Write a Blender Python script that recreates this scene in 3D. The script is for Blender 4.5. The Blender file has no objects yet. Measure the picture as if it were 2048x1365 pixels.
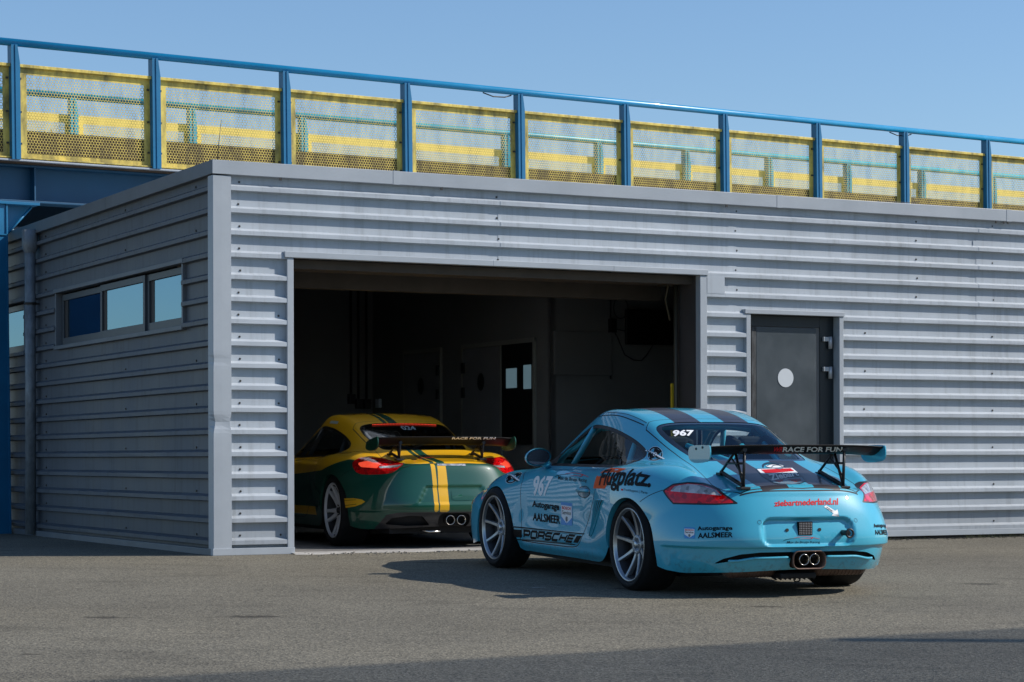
import bpy, bmesh, math, random
import numpy as np
from mathutils import Vector, Matrix
from mathutils.bvhtree import BVHTree
random.seed(7)
scn = bpy.context.scene
COL = scn.collection
rad = math.radians
# ---------------------------------------------------------------- objects and tags
def link(o, parent=None):
    COL.objects.link(o)
    if parent is not None: o.parent = parent
    return o
def tag(o, label=None, cat=None, group=None, kind=None):
    if label: o['label'] = label
    if cat: o['category'] = cat
    if group: o['group'] = group
    if kind: o['kind'] = kind
    return o
def thing(name, label, cat, loc=(0, 0, 0), rz=0, group=None, parent=None):
    o = bpy.data.objects.new(name, None); link(o, parent)
    o.location = loc; o.rotation_euler = (0, 0, rz); o.empty_display_size = .3
    return tag(o, label, cat, group)
class MB:
    """collects polygons with material slots, builds ONE mesh object"""
    def __init__(s): s.v = []; s.f = []; s.m = []; s.sm = []
    def add(s, vs, fs, mi=0, smooth=False):
        n = len(s.v); s.v += [tuple(p) for p in vs]
        for f in fs: s.f.append(tuple(i+n for i in f)); s.m.append(mi); s.sm.append(smooth)
        return s
    def box(s, x0, x1, y0, y1, z0, z1, mi=0, M=None):
        vs = [Vector((x, y, z)) for x in (x0, x1) for y in (y0, y1) for z in (z0, z1)]
        if M is not None: vs = [M@v for v in vs]
        return s.add(vs, [(0,1,3,2),(4,6,7,5),(0,4,5,1),(2,3,7,6),(0,2,6,4),(1,5,7,3)], mi)
    def bbox(s, x0, x1, y0, y1, z0, z1, b=.004, mi=0, M=None):
        """box with chamfered edges"""
        bm = bmesh.new(); bmesh.ops.create_cube(bm, size=1)
        for v in bm.verts: v.co = Vector(((x0+x1)/2+v.co.x*(x1-x0), (y0+y1)/2+v.co.y*(y1-y0), (z0+z1)/2+v.co.z*(z1-z0)))
        bmesh.ops.bevel(bm, geom=list(bm.edges), offset=b, segments=2, profile=.6, affect='EDGES')
        if M is not None: bmesh.ops.transform(bm, matrix=M, verts=bm.verts)
        bm.verts.index_update()
        s.add([v.co for v in bm.verts], [tuple(v.index for v in f.verts) for f in bm.faces], mi); bm.free(); return s
    def tube(s, pts, r, seg=12, mi=0, caps=True, smooth=True, close=False):
        pts = [Vector(p) for p in pts]; n = len(pts); rs = r if isinstance(r, (list, tuple)) else [r]*n
        T = []
        for i in range(n):
            a = pts[(i-1) % n] if (i > 0 or close) else pts[0]; b = pts[(i+1) % n] if (i < n-1 or close) else pts[-1]
            T.append((b-a).normalized())
        up = Vector((0, 0, 1)) if abs(T[0].z) < .9 else Vector((1, 0, 0))
        u = (up-T[0]*up.dot(T[0])).normalized(); vs = []
        for i in range(n):
            u = (u-T[i]*u.dot(T[i])).normalized(); w = T[i].cross(u)
            for k in range(seg):
                a = 2*math.pi*k/seg; vs.append(pts[i]+(u*math.cos(a)+w*math.sin(a))*rs[i])
        fs = []
        for i in range(n if close else n-1):
            j = (i+1) % n
            for k in range(seg):
                l = (k+1) % seg; fs.append((i*seg+k, i*seg+l, j*seg+l, j*seg+k))
        s.add(vs, fs, mi, smooth)
        if caps and not close:
            s.add(vs[:seg], [tuple(range(seg))[::-1]], mi); s.add(vs[-seg:], [tuple(range(seg))], mi)
        return s
    def lathe(s, prof, seg=48, mi=0, smooth=True, M=None, a0=0, a1=360, axis='y'):
        """prof (r, h) revolved round local y"""
        full = abs(a1-a0) >= 360; n = seg if full else seg+1; vs = []
        for k in range(n):
            a = rad(a0+(a1-a0)*k/seg); c, d = math.cos(a), math.sin(a)
            for r, h in prof:
                p = Vector((r*c, h, r*d)) if axis == 'y' else Vector((r*c, r*d, h))
                vs.append(M@p if M is not None else p)
        m = len(prof); fs = []
        for k in range(seg):
            l = (k+1) % n
            for i in range(m-1): fs.append((k*m+i, k*m+i+1, l*m+i+1, l*m+i))
        return s.add(vs, fs, mi, smooth)
    def prism(s, poly, d0, d1, fn, mi=0, sm=False):
        """poly of (a,b); fn(a,b,d)->point; extruded d0..d1"""
        n = len(poly); vs = [fn(a, b, d0) for a, b in poly]+[fn(a, b, d1) for a, b in poly]
        fs = [tuple(range(n))[::-1], tuple(range(n, 2*n))]
        s.add(vs, fs, mi); s.add(vs, [(i, (i+1) % n, n+(i+1) % n, n+i) for i in range(n)], mi, sm); return s
    def build(s, name, mats, parent=None, label=None, autosmooth=None):
        me = bpy.data.meshes.new(name); me.from_pydata([tuple(p) for p in s.v], [], s.f)
        for m in (mats if isinstance(mats, (list, tuple)) else [mats]): me.materials.append(m)
        me.polygons.foreach_set('material_index', s.m); me.polygons.foreach_set('use_smooth', s.sm)
        bm = bmesh.new(); bm.from_mesh(me)
        bmesh.ops.remove_doubles(bm, verts=bm.verts, dist=1e-5); bmesh.ops.recalc_face_normals(bm, faces=bm.faces)
        bm.to_mesh(me); bm.free()
        o = bpy.data.objects.new(name, me); link(o, parent)
        if label: o['label'] = label
        return o
def copytree(o, parent=None):
    c = o.copy(); COL.objects.link(c); c.parent = parent
    for ch in [x for x in bpy.data.objects if x.parent is o]: copytree(ch, c)
    return c
# ---------------------------------------------------------------- materials
def nt(name):
    m = bpy.data.materials.new(name); m.use_nodes = True; t = m.node_tree
    b = t.nodes['Principled BSDF']; return m, t, b, t.nodes, t.links
def setp(b, **k):
    nm = dict(rough='Roughness', metal='Metallic', coat='Coat Weight', coatr='Coat Roughness', spec='Specular IOR Level', trans='Transmission Weight', ior='IOR', emis='Emission Strength', alpha='Alpha', sheen='Sheen Weight')
    for a, v in k.items(): b.inputs[nm[a]].default_value = v
def mat(name, col, rough=.5, metal=0, var=0, streak=0, vscale=4, bump=0, bscale=60, rvar=0, stretch=None, **k):
    """plain surface with optional noise in colour, roughness and height, in object space"""
    m, t, b, N, L = nt(name); b.inputs['Base Color'].default_value = (*col, 1); setp(b, rough=rough, metal=metal, **k)
    if var or bump or rvar:
        tc = N.new('ShaderNodeTexCoord'); co = tc.outputs['Object']
        if stretch:
            mp = N.new('ShaderNodeMapping'); mp.inputs['Scale'].default_value = stretch; L.new(co, mp.inputs[0]); co = mp.outputs[0]
    if var or rvar:
        n = N.new('ShaderNodeTexNoise'); n.inputs['Scale'].default_value = vscale; n.inputs['Detail'].default_value = 7; n.inputs['Roughness'].default_value = .62
        L.new(co, n.inputs['Vector'])
        if var:
            mx = N.new('ShaderNodeMix'); mx.data_type = 'RGBA'; mr = N.new('ShaderNodeMapRange'); mr.inputs[1].default_value = .3; mr.inputs[2].default_value = .7
            L.new(n.outputs['Fac'], mr.inputs[0]); L.new(mr.outputs[0], mx.inputs[0])
            mx.inputs[6].default_value = (*[c*(1-var) for c in col], 1); mx.inputs[7].default_value = (*[min(1, c*(1+var)) for c in col], 1)
            L.new(mx.outputs[2], b.inputs['Base Color'])
        if rvar:
            mr = N.new('ShaderNodeMapRange'); mr.inputs[1].default_value = .3; mr.inputs[2].default_value = .7
            mr.inputs[3].default_value = max(0, rough-rvar); mr.inputs[4].default_value = rough+rvar
            L.new(n.outputs['Fac'], mr.inputs[0]); L.new(mr.outputs[0], b.inputs['Roughness'])
    if streak:      # run-off stains: noise drawn out vertically
        mp = N.new('ShaderNodeMapping'); mp.inputs['Scale'].default_value = (5, 5, .35); L.new(tc.outputs['Object'], mp.inputs[0])
        n = N.new('ShaderNodeTexNoise'); n.inputs['Scale'].default_value = 2.2; n.inputs['Detail'].default_value = 6; n.inputs['Roughness'].default_value = .7; L.new(mp.outputs[0], n.inputs['Vector'])
        r = N.new('ShaderNodeValToRGB'); r.color_ramp.elements[0].position = .50; r.color_ramp.elements[0].color = (1, 1, 1, 1); r.color_ramp.elements[1].position = .75; r.color_ramp.elements[1].color = (1-streak, 1-streak*1.03, 1-streak*1.08, 1); L.new(n.outputs['Fac'], r.inputs[0])
        sz = N.new('ShaderNodeSeparateXYZ'); L.new(tc.outputs['Object'], sz.inputs[0]); lo = N.new('ShaderNodeMapRange'); lo.inputs[1].default_value = .0; lo.inputs[2].default_value = .55; lo.inputs[3].default_value = .72; lo.inputs[4].default_value = 1; L.new(sz.outputs['Z'], lo.inputs[0])
        m2 = N.new('ShaderNodeMix'); m2.data_type = 'RGBA'; m2.blend_type = 'MULTIPLY'; m2.inputs[0].default_value = 1; L.new(mx.outputs[2], m2.inputs[6]); L.new(r.outputs[0], m2.inputs[7])
        vm = N.new('ShaderNodeVectorMath'); vm.operation = 'SCALE'; L.new(m2.outputs[2], vm.inputs[0]); L.new(lo.outputs[0], vm.inputs['Scale']); L.new(vm.outputs[0], b.inputs['Base Color'])
    if bump:
        n = N.new('ShaderNodeTexNoise'); n.inputs['Scale'].default_value = bscale; n.inputs['Detail'].default_value = 4
        L.new(co, n.inputs['Vector']); bp = N.new('ShaderNodeBump'); bp.inputs['Strength'].default_value = bump; bp.inputs['Distance'].default_value = .01
        L.new(n.outputs['Fac'], bp.inputs['Height']); L.new(bp.outputs[0], b.inputs['Normal'])
    return m
def glass(name, tint, gloss=1.0, base=.04, wave=.05):
    """thin pane: tinted see-through layer under a clear reflection"""
    m, t, b, N, L = nt(name); N.remove(b); out = N['Material Output']
    tr = N.new('ShaderNodeBsdfTransparent'); tr.inputs[0].default_value = (*tint, 1)
    gl = N.new('ShaderNodeBsdfGlossy'); tcg = N.new('ShaderNodeTexCoord'); ng = N.new('ShaderNodeTexNoise'); ng.inputs['Scale'].default_value = 2.5; L.new(tcg.outputs['Object'], ng.inputs['Vector']); bg_ = N.new('ShaderNodeBump'); bg_.inputs['Strength'].default_value = wave; bg_.inputs['Distance'].default_value = .02; L.new(ng.outputs['Fac'], bg_.inputs['Height']); L.new(bg_.outputs[0], gl.inputs['Normal']); gl.inputs['Color'].default_value = (*(gloss if isinstance(gloss, tuple) else (gloss,)*3), 1); gl.inputs['Roughness'].default_value = .015
    lw = N.new('ShaderNodeLayerWeight'); fr = N.new('ShaderNodeMath'); fr.operation = 'POWER'; fr.inputs[1].default_value = 5; L.new(lw.outputs['Facing'], fr.inputs[0])
    lw.inputs[0].default_value = .5
    mr = N.new('ShaderNodeMapRange'); mr.inputs[1].default_value = 0; mr.inputs[2].default_value = 1; mr.inputs[3].default_value = base; mr.inputs[4].default_value = 1
    L.new(fr.outputs[0], mr.inputs[0])
    mx = N.new('ShaderNodeMixShader'); L.new(mr.outputs[0], mx.inputs[0]); L.new(tr.outputs[0], mx.inputs[1]); L.new(gl.outputs[0], mx.inputs[2])
    L.new(mx.outputs[0], out.inputs[0]); return m
M = {}
M['steel_side'] = mat('shaded_grimy_sheet', (.10, .112, .13), .55, .0, streak=.4, var=.16, vscale=1.6, bump=.03, bscale=3, rvar=.08, stretch=(1,1,.5))  # side wall's shade put into a darker copy of the front sheet, plus streaks
M['steel'] = mat('galvanised_sheet', (.425, .46, .495), .42, .0, streak=.26, var=.10, vscale=1.3, bump=.03, bscale=3, rvar=.08, spec=.3)
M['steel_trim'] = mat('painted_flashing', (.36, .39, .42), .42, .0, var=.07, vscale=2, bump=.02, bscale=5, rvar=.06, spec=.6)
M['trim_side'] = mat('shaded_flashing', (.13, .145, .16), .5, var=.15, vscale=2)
M['black'] = mat('black_plastic', (.012, .012, .013), .45, bump=.05, bscale=200)
M['dark'] = mat('dark_recess', (.006, .006, .007), .8)
M['rubber'] = mat('tyre_rubber', (.010, .010, .011), .75, spec=.3, var=.35, vscale=18, bump=.12, bscale=160)
M['rim'] = mat('rim_silver', (.36, .38, .40), .36, .7, var=.12, vscale=9, rvar=.06)
M['rim_lip'] = mat('rim_polished_lip', (.42, .44, .46), .3, .85, var=.08, vscale=12)
M['disc'] = mat('brake_disc', (.10, .10, .10), .45, .9, var=.2, vscale=30)
M['chrome'] = mat('polished_steel', (.62, .58, .52), .2, 1, var=.1, vscale=20)
M['brown_metal'] = mat('heat_stained_metal', (.11, .07, .055), .55, .5, var=.4, vscale=9, bump=.1, bscale=30)
M['bolt'] = mat('bolt_metal', (.07, .065, .06), .45, .7)
M['white'] = mat('white_vinyl', (.82, .82, .82), .5, spec=.15)
M['blackv'] = mat('black_vinyl', (.006, .006, .007), .55, spec=.12)
M['redv'] = mat('red_vinyl', (.62, .012, .015), .5, spec=.15)
M['orangev'] = mat('orange_vinyl', (.72, .09, .012), .5, spec=.15)
M['carbon'] = mat('black_carbon', (.006, .006, .007), .55, spec=.2)
M['bluev'] = mat('blue_vinyl', (.03, .25, .60), .4)
M['seatm'] = mat('seat_fabric', (.006, .006, .007), .9)
M['greyv'] = mat('grey_blue_vinyl', (.16, .24, .30), .4)

# ---------------------------------------------------------------- camera, sky, sun
cam = bpy.data.objects.new('camera', bpy.data.cameras.new('camera')); COL.objects.link(cam); scn.camera = cam
cam.data.sensor_width = 36; cam.data.lens = 36*4416/2048; cam.data.shift_y = (915.5-682.5)/2048
cam.location = (0, 0, .808); cam.rotation_euler = (Matrix.Rotation(rad(90), 4, 'X')@Matrix.Rotation(rad(-.14), 4, 'Z')).to_euler()
cam.data.clip_start = .1; cam.data.clip_end = 3000
SUN = Vector((math.cos(rad(37)), 0, math.sin(rad(37))))
wd = bpy.data.worlds.new('World'); scn.world = wd; wd.use_nodes = True
sky = wd.node_tree.nodes.new('ShaderNodeTexSky'); sky.sky_type = 'NISHITA'; sky.sun_disc = False
sky.sun_elevation = rad(37); sky.sun_rotation = math.atan2(SUN.x, SUN.y); sky.air_density = 1.1; sky.dust_density = .3; sky.ozone_density = 6
bg = wd.node_tree.nodes['Background']; bg.inputs[1].default_value = .136
wd.node_tree.links.new(sky.outputs[0], bg.inputs[0])
sl = bpy.data.lights.new('sun', 'SUN'); sl.energy = 5.0; sl.angle = rad(.5); sl.color = (1, .955, .89)
so = bpy.data.objects.new('sun', sl); COL.objects.link(so); so.rotation_euler = SUN.to_track_quat('Z', 'Y').to_euler(); so.location = (20, 5, 20)
scn.view_settings.view_transform = 'Standard'; scn.view_settings.look = 'None'; scn.view_settings.exposure = 0
# ---------------------------------------------------------------- the lie of the land
GA = rad(27.503); GC = Vector((-2.4523, 18.349, 0))
GW = Vector((math.cos(GA), math.sin(GA), 0)); GQ = Vector((-GW.y, GW.x, 0))
def G(t, s, z=0): return GC+GW*t+GQ*s+Vector((0, 0, z))
SLOPE = .0160
def gz(d): return -SLOPE*max(0, min(d, 26))
# asphalt: one sheet, gently falling away from the garage
def asphalt_mat():
    m, t, b, N, L = nt('asphalt'); tc = N.new('ShaderNodeTexCoord'); co = tc.outputs['Object']
    def noise(sc, det, r=.6, vec=None):
        n = N.new('ShaderNodeTexNoise'); n.inputs['Scale'].default_value = sc; n.inputs['Detail'].default_value = det; n.inputs['Roughness'].default_value = r
        L.new(vec or co, n.inputs['Vector']); return n.outputs['Fac']
    def ramp(src, a, c0, bb, c1):
        r = N.new('ShaderNodeValToRGB'); r.color_ramp.elements[0].position = a; r.color_ramp.elements[0].color = (*c0, 1)
        r.color_ramp.elements[1].position = bb; r.color_ramp.elements[1].color = (*c1, 1); L.new(src, r.inputs[0]); return r.outputs[0]
    def mix(a, bb, f, mode='MIX'):
        x = N.new('ShaderNodeMix'); x.data_type = 'RGBA'; x.blend_type = mode
        for s_, v in ((6, a), (7, bb)):
            if isinstance(v, tuple): x.inputs[s_].default_value = (*v, 1)
            else: L.new(v, x.inputs[s_])
        if isinstance(f, float): x.inputs[0].default_value = f
        else: L.new(f, x.inputs[0])
        return x.outputs[2]
    base = ramp(noise(.35, 5), .3, (.118, .105, .079), .7, (.164, .148, .113))
    v = N.new('ShaderNodeTexVoronoi'); v.inputs['Scale'].default_value = 105; L.new(co, v.inputs['Vector'])
    grit = N.new('ShaderNodeMapRange'); grit.inputs[3].default_value = .25; grit.inputs[4].default_value = 1.9
    L.new(v.outputs['Color'], grit.inputs[0])
    g2 = ramp(noise(75, 3, .7), .3, (.62, .62, .62), .72, (1.4, 1.38, 1.32))
    c = mix(base, g2, 1.0, 'MULTIPLY')
    x = N.new('ShaderNodeVectorMath'); x.operation = 'SCALE'; L.new(c, x.inputs[0]); L.new(grit.outputs[0], x.inputs['Scale']); c = x.outputs[0]
    # oil and tyre smears, stretched along the wall
    mp = N.new('ShaderNodeMapping'); mp.inputs['Rotation'].default_value = (0, 0, -GA); mp.inputs['Scale'].default_value = (1, 2.2, 1); L.new(co, mp.inputs[0])
    sm = ramp(noise(1.3, 4, .6, mp.outputs[0]), .53, (1, 1, 1), .70, (.50, .49, .48)); c = mix(c, sm, .45, 'MULTIPLY')
    mp2 = N.new('ShaderNodeMapping'); mp2.inputs['Rotation'].default_value = (0, 0, -GA+.2); mp2.inputs['Scale'].default_value = (1, 1.9, 1); L.new(co, mp2.inputs[0])
    vs_ = N.new('ShaderNodeTexVoronoi'); vs_.inputs['Scale'].default_value = 1.15; L.new(mp2.outputs[0], vs_.inputs['Vector'])
    wob = N.new('ShaderNodeMath'); wob.operation = 'MULTIPLY_ADD'; wob.inputs[1].default_value = .22; L.new(noise(9, 4, .6), wob.inputs[0]); L.new(vs_.outputs['Distance'], wob.inputs[2])
    sepc = N.new('ShaderNodeSeparateColor'); L.new(vs_.outputs['Color'], sepc.inputs[0])
    big = N.new('ShaderNodeMapRange'); big.inputs[1].default_value = .35; big.inputs[2].default_value = 1; big.inputs[3].default_value = .08; big.inputs[4].default_value = -.15; L.new(sepc.outputs[0], big.inputs[0])
    add_ = N.new('ShaderNodeMath'); add_.operation = 'ADD'; L.new(wob.outputs[0], add_.inputs[0]); L.new(big.outputs[0], add_.inputs[1])
    sm2 = ramp(add_.outputs[0], .12, (.38, .36, .34), .18, (1, 1, 1)); c = mix(c, sm2, .85, 'MULTIPLY')
    pale = ramp(noise(.22, 3, .5), .45, (1, 1, 1), .7, (1.28, 1.24, 1.16)); c = mix(c, pale, .7, 'MULTIPLY')
    L.new(c, b.inputs['Base Color']); setp(b, rough=.82, spec=.35)
    bp = N.new('ShaderNodeBump'); bp.inputs['Strength'].default_value = .55; bp.inputs['Distance'].default_value = .004
    L.new(v.outputs['Distance'], bp.inputs['Height'])
    bp2 = N.new('ShaderNodeBump'); bp2.inputs['Strength'].default_value = .22; bp2.inputs['Distance'].default_value = .02; L.new(noise(26, 6, .7), bp2.inputs['Height']); L.new(bp.outputs[0], bp2.inputs['Normal'])
    L.new(bp2.outputs[0], b.inputs['Normal']); return m
M['asphalt'] = asphalt_mat()
mb = MB(); T = [-700, -60, -12]+[i*1.5-10 for i in range(24)]+[60, 700]; D = [700, 26]+[24-2*k for k in range(12)]+[1, .3, 0, -.1, -.6, -60, -700]
vs = [G(t, -d, gz(d)) for d in D for t in T]; n = len(T)
mb.add(vs, [(i*n+j, i*n+j+1, (i+1)*n+j+1, (i+1)*n+j) for i in range(len(D)-1) for j in range(n-1)], 0, True)
tag(mb.build('asphalt_ground', M['asphalt']), kind='structure')
M['concrete'] = mat('worn_concrete', (.36, .34, .31), .8, var=.3, vscale=3, bump=.4, bscale=40)
M['floor'] = mat('garage_floor', (.20, .19, .18), .6, var=.3, vscale=2, bump=.15, bscale=30, rvar=.1)
mb = MB(); mb.add([G(.02, .02, .004), G(10, .02, .004), G(10, 7.9, .004), G(.02, 7.9, .004)], [(0, 1, 2, 3)]); tag(mb.build('garage_floor', M['floor']), kind='structure')
def threshold():
    mb = MB(); rnd = random.Random(3); N_ = 60; vs = []
    for i in range(N_+1):
        t = .64+(4.74-.64)*i/N_; e = -.16-.035*rnd.random()-.03*math.sin(i*.5)
        vs += [G(t, .10, .010), G(t, -.02, .012), G(t, e+.06, .006), G(t, e, gz(-e)-.004)]
    mb.add(vs, [(4*i+k, 4*i+k+1, 4*i+5+k, 4*i+4+k) for i in range(N_) for k in range(3)])
    tag(mb.build('concrete_threshold', M['concrete']), kind='structure')
threshold()
mb = MB(); mb.add([(.12, 14.72, -.0605), (.22, 14.75, -.0598), (.225, 14.775, -.0598), (.14, 14.76, -.060)], [(0, 1, 2, 3)]); tag(mb.build('painted_light_patch', M['concrete']), kind='structure')  # gap of light in the car's shadow, laid on as a pale patch
# crumbling edge of the asphalt in front of the threshold
def rubble():
    mb = MB(); rnd = random.Random(11)
    for i in range(260):
        t = rnd.uniform(.7, 4.7); d = abs(rnd.gauss(.26, .09)); r = rnd.uniform(.004, .011); c = G(t, -d, gz(d)+r*.5)
        vs = [c+Vector((rnd.uniform(.5, 1)*r*sx, rnd.uniform(.5, 1)*r*sy, rnd.uniform(.4, .8)*r*sz)) for sx in (-1, 1) for sy in (-1, 1) for sz in (-1, 1)]
        mb.add(vs, [(0,1,3,2),(4,6,7,5),(0,4,5,1),(2,3,7,6),(0,2,6,4),(1,5,7,3)])
    tag(mb.build('gravel', mat('loose_grit', (.30, .26, .21), .9, var=.3)), 'loose pale grit along the concrete threshold of the garage', 'gravel', kind='stuff')
rubble()
def base_grit():
    mb = MB(); rnd = random.Random(21)
    for i in range(420):
        t = rnd.uniform(4.8, 10); d = .05+abs(rnd.gauss(.0, .07)); r = rnd.uniform(.003, .010); c = G(t, -d, gz(d)+r*.4)
        mb.add([c+Vector((r*sx*rnd.uniform(.5, 1.2), r*sy*rnd.uniform(.5, 1), r*sz*.6)) for sx in (-1, 1) for sy in (-1, 1) for sz in (-1, 1)], [(0,1,3,2),(4,6,7,5),(0,4,5,1),(2,3,7,6),(0,2,6,4),(1,5,7,3)])
    for i in range(150):
        t = rnd.choice((rnd.uniform(6.4, 9.5), rnd.uniform(7.8, 8.6))); d = .05+rnd.random()*.04; b = G(t, -d, gz(d)); h = rnd.uniform(.015, .05); a = rnd.uniform(0, 6.28)
        mb.add([b, b+Vector((.004, 0, 0)), b+Vector((math.cos(a)*h*.5, math.sin(a)*h*.5, h))], [(0, 1, 2)], 1)
    tag(mb.build('grit_and_weeds', [mat('wall_base_grit', (.14, .12, .09), .9, var=.3), mat('dry_weed', (.10, .11, .04), .8)]), 'fine grit and small weeds along the foot of the garage wall', 'grit', kind='stuff')
base_grit()
# ---------------------------------------------------------------- garage
gar = thing('garage', 'grey metal-clad garage with horizontal ribs and a wide open doorway', 'garage', GC, GA)
PIT, RB0 = .1845, .087
def rib_profile(z0, z1, flip=1):
    """(out, z) polyline from z0 up to z1"""
    raw = []
    for k in range(-1, 20):
        b = RB0+PIT*k; raw += [(0, b-.008), (.047, b), (.047, b+.034), (0, b+.056)]
        raw += [(.0, b+.056+.001)]
    out = []
    for (o0, a), (o1, b) in zip(raw, raw[1:]):
        lo, hi = max(a, z0), min(b, z1)
        if hi <= lo: continue
        f = lambda z: o0+(o1-o0)*(z-a)/(b-a) if b > a else o0
        if not out or abs(out[-1][1]-lo) > 1e-6: out.append((f(lo), lo))
        out.append((f(hi), hi))
    return out
def wall_piece(mb, a0, a1, z0, z1, fn, dent=None):
    P = rib_profile(z0, z1); n = len(P); seg = max(2, int((a1-a0)/.8)); rnd = random.Random(int(a0*100+z0*10))
    vs = []
    for i in range(seg+1):
        a = a0+(a1-a0)*i/seg
        for o, z in P: vs.append(fn(a, o+(rnd.uniform(-.0012, .0012) if 0 < i < seg else 0), z))
    mb.add(vs, [(i*n+k, i*n+k+1, (i+1)*n+k+1, (i+1)*n+k) for i in range(seg) for k in range(n-1)])
    for i in (0, seg):      # closed rib ends
        for k in range(n-1):
            if P[k][0] > 0 or P[k+1][0] > 0:
                q = [fn(a0 if i == 0 else a1, *p) for p in (P[k], P[k+1])]+[fn(a0 if i == 0 else a1, 0, P[k+1][1]), fn(a0 if i == 0 else a1, 0, P[k][1])]
                mb.add(q, [(0, 1, 2, 3)])
FR = lambda t, o, z: (t, -o, z)
SD = lambda s, o, z: (-o, s, z)
mb = MB()
for a in ((.10, .612, .055, 2.515), (4.78, 5.224, .055, 2.172), (6.336, 14, .055, 2.172)): wall_piece(mb, *a, FR)
for a, b, o_ in ((.10, 2.64, 0), (2.63, 5.14, .003), (5.13, 8.0, .0), (7.99, 11, .003), (10.99, 14, 0)):
    FO = lambda t, o, z: (t, -o-o_, z)
    wall_piece(mb, a, b, 2.515, 3.18, FO)
    if b > 4.9: wall_piece(mb, max(a, 4.78), b, 2.172, 2.515, FO)
mb.box(8.0-.05, 8.0+.05, -.0065, -.004, 2.86, 2.96); mb.box(4.787, 4.98, -.052, -.047, 2.33, 2.49)
def screw(mb, c, r=.008):
    mb.add([(c[0]+r*math.cos(k)*1, c[1]-.006, c[2]+r*math.sin(k)) for k in (0, 1.05, 2.09, 3.14, 4.19, 5.24)]+[(c[0]+r*1.3*math.cos(k), c[1], c[2]+r*1.3*math.sin(k)) for k in (0, 1.05, 2.09, 3.14, 4.19, 5.24)],
           [(0, 1, 2, 3, 4, 5)]+[(k, (k+1) % 6, 6+(k+1) % 6, 6+k) for k in range(6)], 1)
rnd = random.Random(5)
for k in range(17):
    z = RB0+PIT*k+.075
    for t in (.20, 2.626, 5.14, 7.25, 8.2) if z > 2.55 else ((.20, 5.14, 7.25, 8.2) if z > 2.2 else (.20, .56, 6.62, 8.2)):
        if k % 2 == 0 or t in (.20, 5.14, 2.626, 7.25) : screw(mb, (t+rnd.uniform(-.01, .01), 0, z))
front = mb.build('wall', [M['steel'], M['bolt']], gar)
mb = MB()
SW = (.765, 4.70, 1.945, 2.50)      # side window opening (s0, s1, z0, z1)
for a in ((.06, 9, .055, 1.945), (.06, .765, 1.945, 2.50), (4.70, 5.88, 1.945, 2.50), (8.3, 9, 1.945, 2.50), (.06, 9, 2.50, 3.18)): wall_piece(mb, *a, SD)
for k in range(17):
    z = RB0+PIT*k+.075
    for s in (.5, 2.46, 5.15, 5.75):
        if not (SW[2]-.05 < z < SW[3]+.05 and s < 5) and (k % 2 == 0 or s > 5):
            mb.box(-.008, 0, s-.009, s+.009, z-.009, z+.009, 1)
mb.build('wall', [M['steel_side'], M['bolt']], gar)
# roof and back, so the building is closed
FILL_OPENING = (1.4, 3.4, 1.1, 3.3)
def ring_box(mb, x0, x1, y0, y1, z0, z1):
    a, b, c, d = FILL_OPENING; mb.box(x0, a, y0, y1, z0, z1); mb.box(b, x1, y0, y1, z0, z1); mb.box(a, b, y0, c, z0, z1); mb.box(a, b, d, y1, z0, z1)
mt_, tt_, bt_, Nt_, Lt_ = nt('added_skylight_sheet'); tl_ = Nt_.new('ShaderNodeBsdfTranslucent'); tl_.inputs[0].default_value = (.80, .82, .82, 1); Lt_.new(tl_.outputs[0], Nt_['Material Output'].inputs[0])
MB().box(FILL_OPENING[0], FILL_OPENING[1], FILL_OPENING[2], FILL_OPENING[3], 3.275, 3.279).build('added_skylight', mt_, gar)  # unseen translucent roof pane, added to brighten the car inside
mb = MB(); ring_box(mb, .02, 14, .02, 12, 3.10, 3.20); mb.build('roof', mat('roof_felt', (.05, .05, .052), .9, var=.2), gar)
# fascia strips with butt joints
mb = MB()
cuts = [-.057, 1.616, 5.593, 8.363, 14]
for a, b in zip(cuts, cuts[1:]):
    mb.bbox(a+.0015, b-.0015, -.060, .03, 3.165, 3.281, .004)
    if b < 14: mb.bbox(b-.03, b+.03, -.0625, -.058, 3.163, 3.283, .001)
scuts = [-.0585, 2.9, 5.9, 9]
mbs = MB()
for a, b in zip(scuts, scuts[1:]): mbs.bbox(-.058, .03, a+.0015, b-.0015, 3.165, 3.281, .004)
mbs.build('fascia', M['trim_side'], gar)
ring_box(mb, .03, 14, .03, 12, 3.20, 3.262)
for t in (.55, 2.05, 5.0, 8.2, 8.3, 8.35): mb.box(t-.01, t+.01, -.062, -.052, 3.14, 3.162, 1)
mb.build('fascia', [M['steel_trim'], M['bolt']], gar)
# corner flashing, knocked in at bumper height
mb = MB(); Z = [0.055+.031*i for i in range(101)]; rows = []
for z in Z:
    d1 = .024*math.exp(-((z-1.10)/.05)**2); d2 = .008*math.exp(-((z-1.62)/.035)**2); k = d1+d2
    rows.append([(.112-k*.3, -.004, z), (.112-k*.6, -.048+k*.2, z), (.03+k*.1, -.050+.5*k, z), (-.046+k*.9, -.050+k*.6, z), (-.050+k, -.04, z), (-.050, .068, z), (-.004, .070, z)])
vs = [p for r in rows for p in r]; n = 7
mb.add(vs, [(i*n+k, i*n+k+1, (i+1)*n+k+1, (i+1)*n+k) for i in range(len(Z)-1) for k in range(n-1)])
mb.build('corner_flashing', M['steel_trim'], gar)
mb = MB()
for a in ((-.057, .672, .0, .058), (4.71, 5.25, .0, .058), (6.31, 14, .03, .086)): MB().bbox(a[0], a[1], -.056, -.002, a[2], a[3], .003).build('base_flashing', M['steel_trim'], gar)
MB().bbox(-.056, -.002, -.0545, 9, -.0, .056, .003).build('base_flashing', M['trim_side'], gar)
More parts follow.
